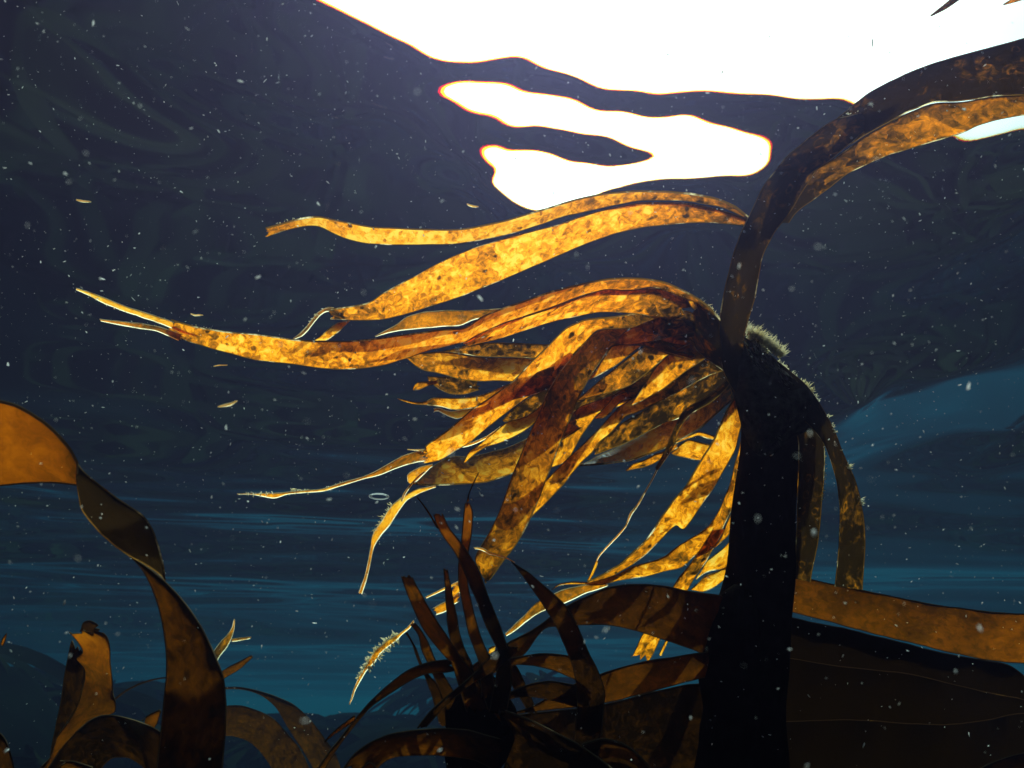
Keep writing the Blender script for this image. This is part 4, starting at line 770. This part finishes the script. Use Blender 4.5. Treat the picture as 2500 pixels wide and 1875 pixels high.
# ------------------------------------------------------------------ scraps and fronds floating above
o = blade(None, 'T3', [(1488, 124), (1560, 62), (1640, 0), (1710, -80)], [(1496, 126), (1600, 80), (1730, -10), (1850, -90)], [.62, .60], name='kelp_scrap', mat='strap', thick=(.9, .95))
tag(o, 'dark pointed frond tip against the bright sky at the top right', 'seaweed scrap', 'drifting scraps')
o = blade(None, 'T3', [(2045, 34), (2110, 0), (2180, -60)], [(2060, 40), (2180, 8), (2280, -30)], [.58, .57], name='kelp_scrap', mat='gold', thick=(.4, .7))
tag(o, 'orange frond tip poking in at the top right corner', 'seaweed scrap', 'drifting scraps')
def scrap(crop, pts, w, d, label, mat='wither', thick=.05):
    p = np.array(pts, float); t = np.gradient(p, axis=0); t /= np.hypot(*t.T)[:, None]; nn = np.stack([-t[:, 1], t[:, 0]], 1)
    ww = np.array([.5] + [1] * (len(p) - 2) + [.4])[:, None] * w / 2
    ob = blade(None, crop, (p + nn * ww).tolist(), (p - nn * ww).tolist(), d, name='drifting_scrap', mat=mat, thick=thick, M=6, jag=.8)
    tag(ob, label, 'seaweed scrap', 'drifting scraps')
scrap('L4', [(995, 365), (1030, 378), (1060, 374), (1092, 376)], 14, .6, 'white forked shred drifting above the long left frond')
scrap('L4', [(1172, 772), (1210, 764), (1280, 762)], 13, .6, 'thin pale shred floating just under the long left frond')
scrap('L4', [(1205, 1085), (1260, 1075), (1310, 1065), (1355, 1040)], 24, .34, 'blurred bluish squiggle drifting in dark water at left centre')
scrap('Q1', [(328, 860), (355, 866), (390, 870)], 12, .45, 'bright white shard drifting in the dark water at far left')
scrap('P2', [(1990, 250), (2040, 272), (2095, 276)], 22, .5, 'pale curved shred just below the sky window, left of the orange blade')
# a little jelly-like ring
C = unproj(px('Q3', [(1633, 489)])[0], .6)
V, F = [], []
for i in range(24):
    a = i / 24 * 6.283; c = np.array([.0062 * math.cos(a), .002 * math.sin(a), .0024 * math.sin(a) - .0004 * math.cos(a)])
    rd = c / np.linalg.norm(c)
    for k in range(6):
        t = k / 6 * 6.283; V.append(C + c + .0011 * (math.cos(t) * rd + math.sin(t) * np.array([0, 1, 0])))
for i in range(24):
    for k in range(6): F.append((i * 6 + k, ((i + 1) % 24) * 6 + k, ((i + 1) % 24) * 6 + (k + 1) % 6, i * 6 + (k + 1) % 6))
JEL = new_mat('jelly'); m, n, l = JEL
tr = N(n, 'ShaderNodeBsdfTranslucent'); tr.inputs[0].default_value = (.7, .75, .8, 1); tp = N(n, 'ShaderNodeBsdfTransparent')
ms = N(n, 'ShaderNodeMixShader'); ms.inputs[0].default_value = .5; l.new(tp.outputs[0], ms.inputs[1]); l.new(tr.outputs[0], ms.inputs[2])
o = N(n, 'ShaderNodeOutputMaterial'); l.new(ms.outputs[0], o.inputs[0])
ring = mesh_obj('salp', V, F, [m]); tag(ring, 'small glassy oval ring drifting beneath the golden fingers', 'sea creature')

# ------------------------------------------------------------------ plankton
def plankton(count):
    g = (1 + 5 ** .5) / 2
    IV = np.array([(-1, g, 0), (1, g, 0), (-1, -g, 0), (1, -g, 0), (0, -1, g), (0, 1, g), (0, -1, -g), (0, 1, -g), (g, 0, -1), (g, 0, 1), (-g, 0, -1), (-g, 0, 1)]) / 1.9
    IF = [(0, 11, 5), (0, 5, 1), (0, 1, 7), (0, 7, 10), (0, 10, 11), (1, 5, 9), (5, 11, 4), (11, 10, 2), (10, 7, 6), (7, 1, 8), (3, 9, 4), (3, 4, 2), (3, 2, 6), (3, 6, 8), (3, 8, 9), (4, 9, 5), (2, 4, 11), (6, 2, 10), (8, 6, 7), (9, 8, 1)]
    V, F = [], []
    for _ in range(count):
        d = .20 + RNG.beta(1.3, 1.9) * 1.5
        p = np.array([RNG.uniform(-60, 2560), RNG.beta(1.0, 1.3) * 1900])
        c = unproj(p, d)
        if c[2] > -.05: continue
        s = .00010 + RNG.gamma(1.2, .000088)
        if _ % 90 == 0: d = RNG.uniform(.12, .2); c = unproj(p, d); s = RNG.uniform(.00015, .0004)
        if RNG.random() < .02: s *= 1.8
        if d < .35: s *= .7
        M3 = np.linalg.qr(RNG.normal(0, 1, (3, 3)))[0] * np.array([RNG.uniform(1, 3.4), 1, RNG.uniform(.3, .8)])
        o = len(V); V.extend(c + (IV * RNG.uniform(.55, 1.35, (12, 1)) * s) @ M3.T)
        F += [(o + a, o + b, o + q) for a, b, q in IF]
    return mesh_obj('plankton', V, F, [SPECK])
tag(plankton(7000), 'white specks of plankton drifting through the water', kind='stuff')
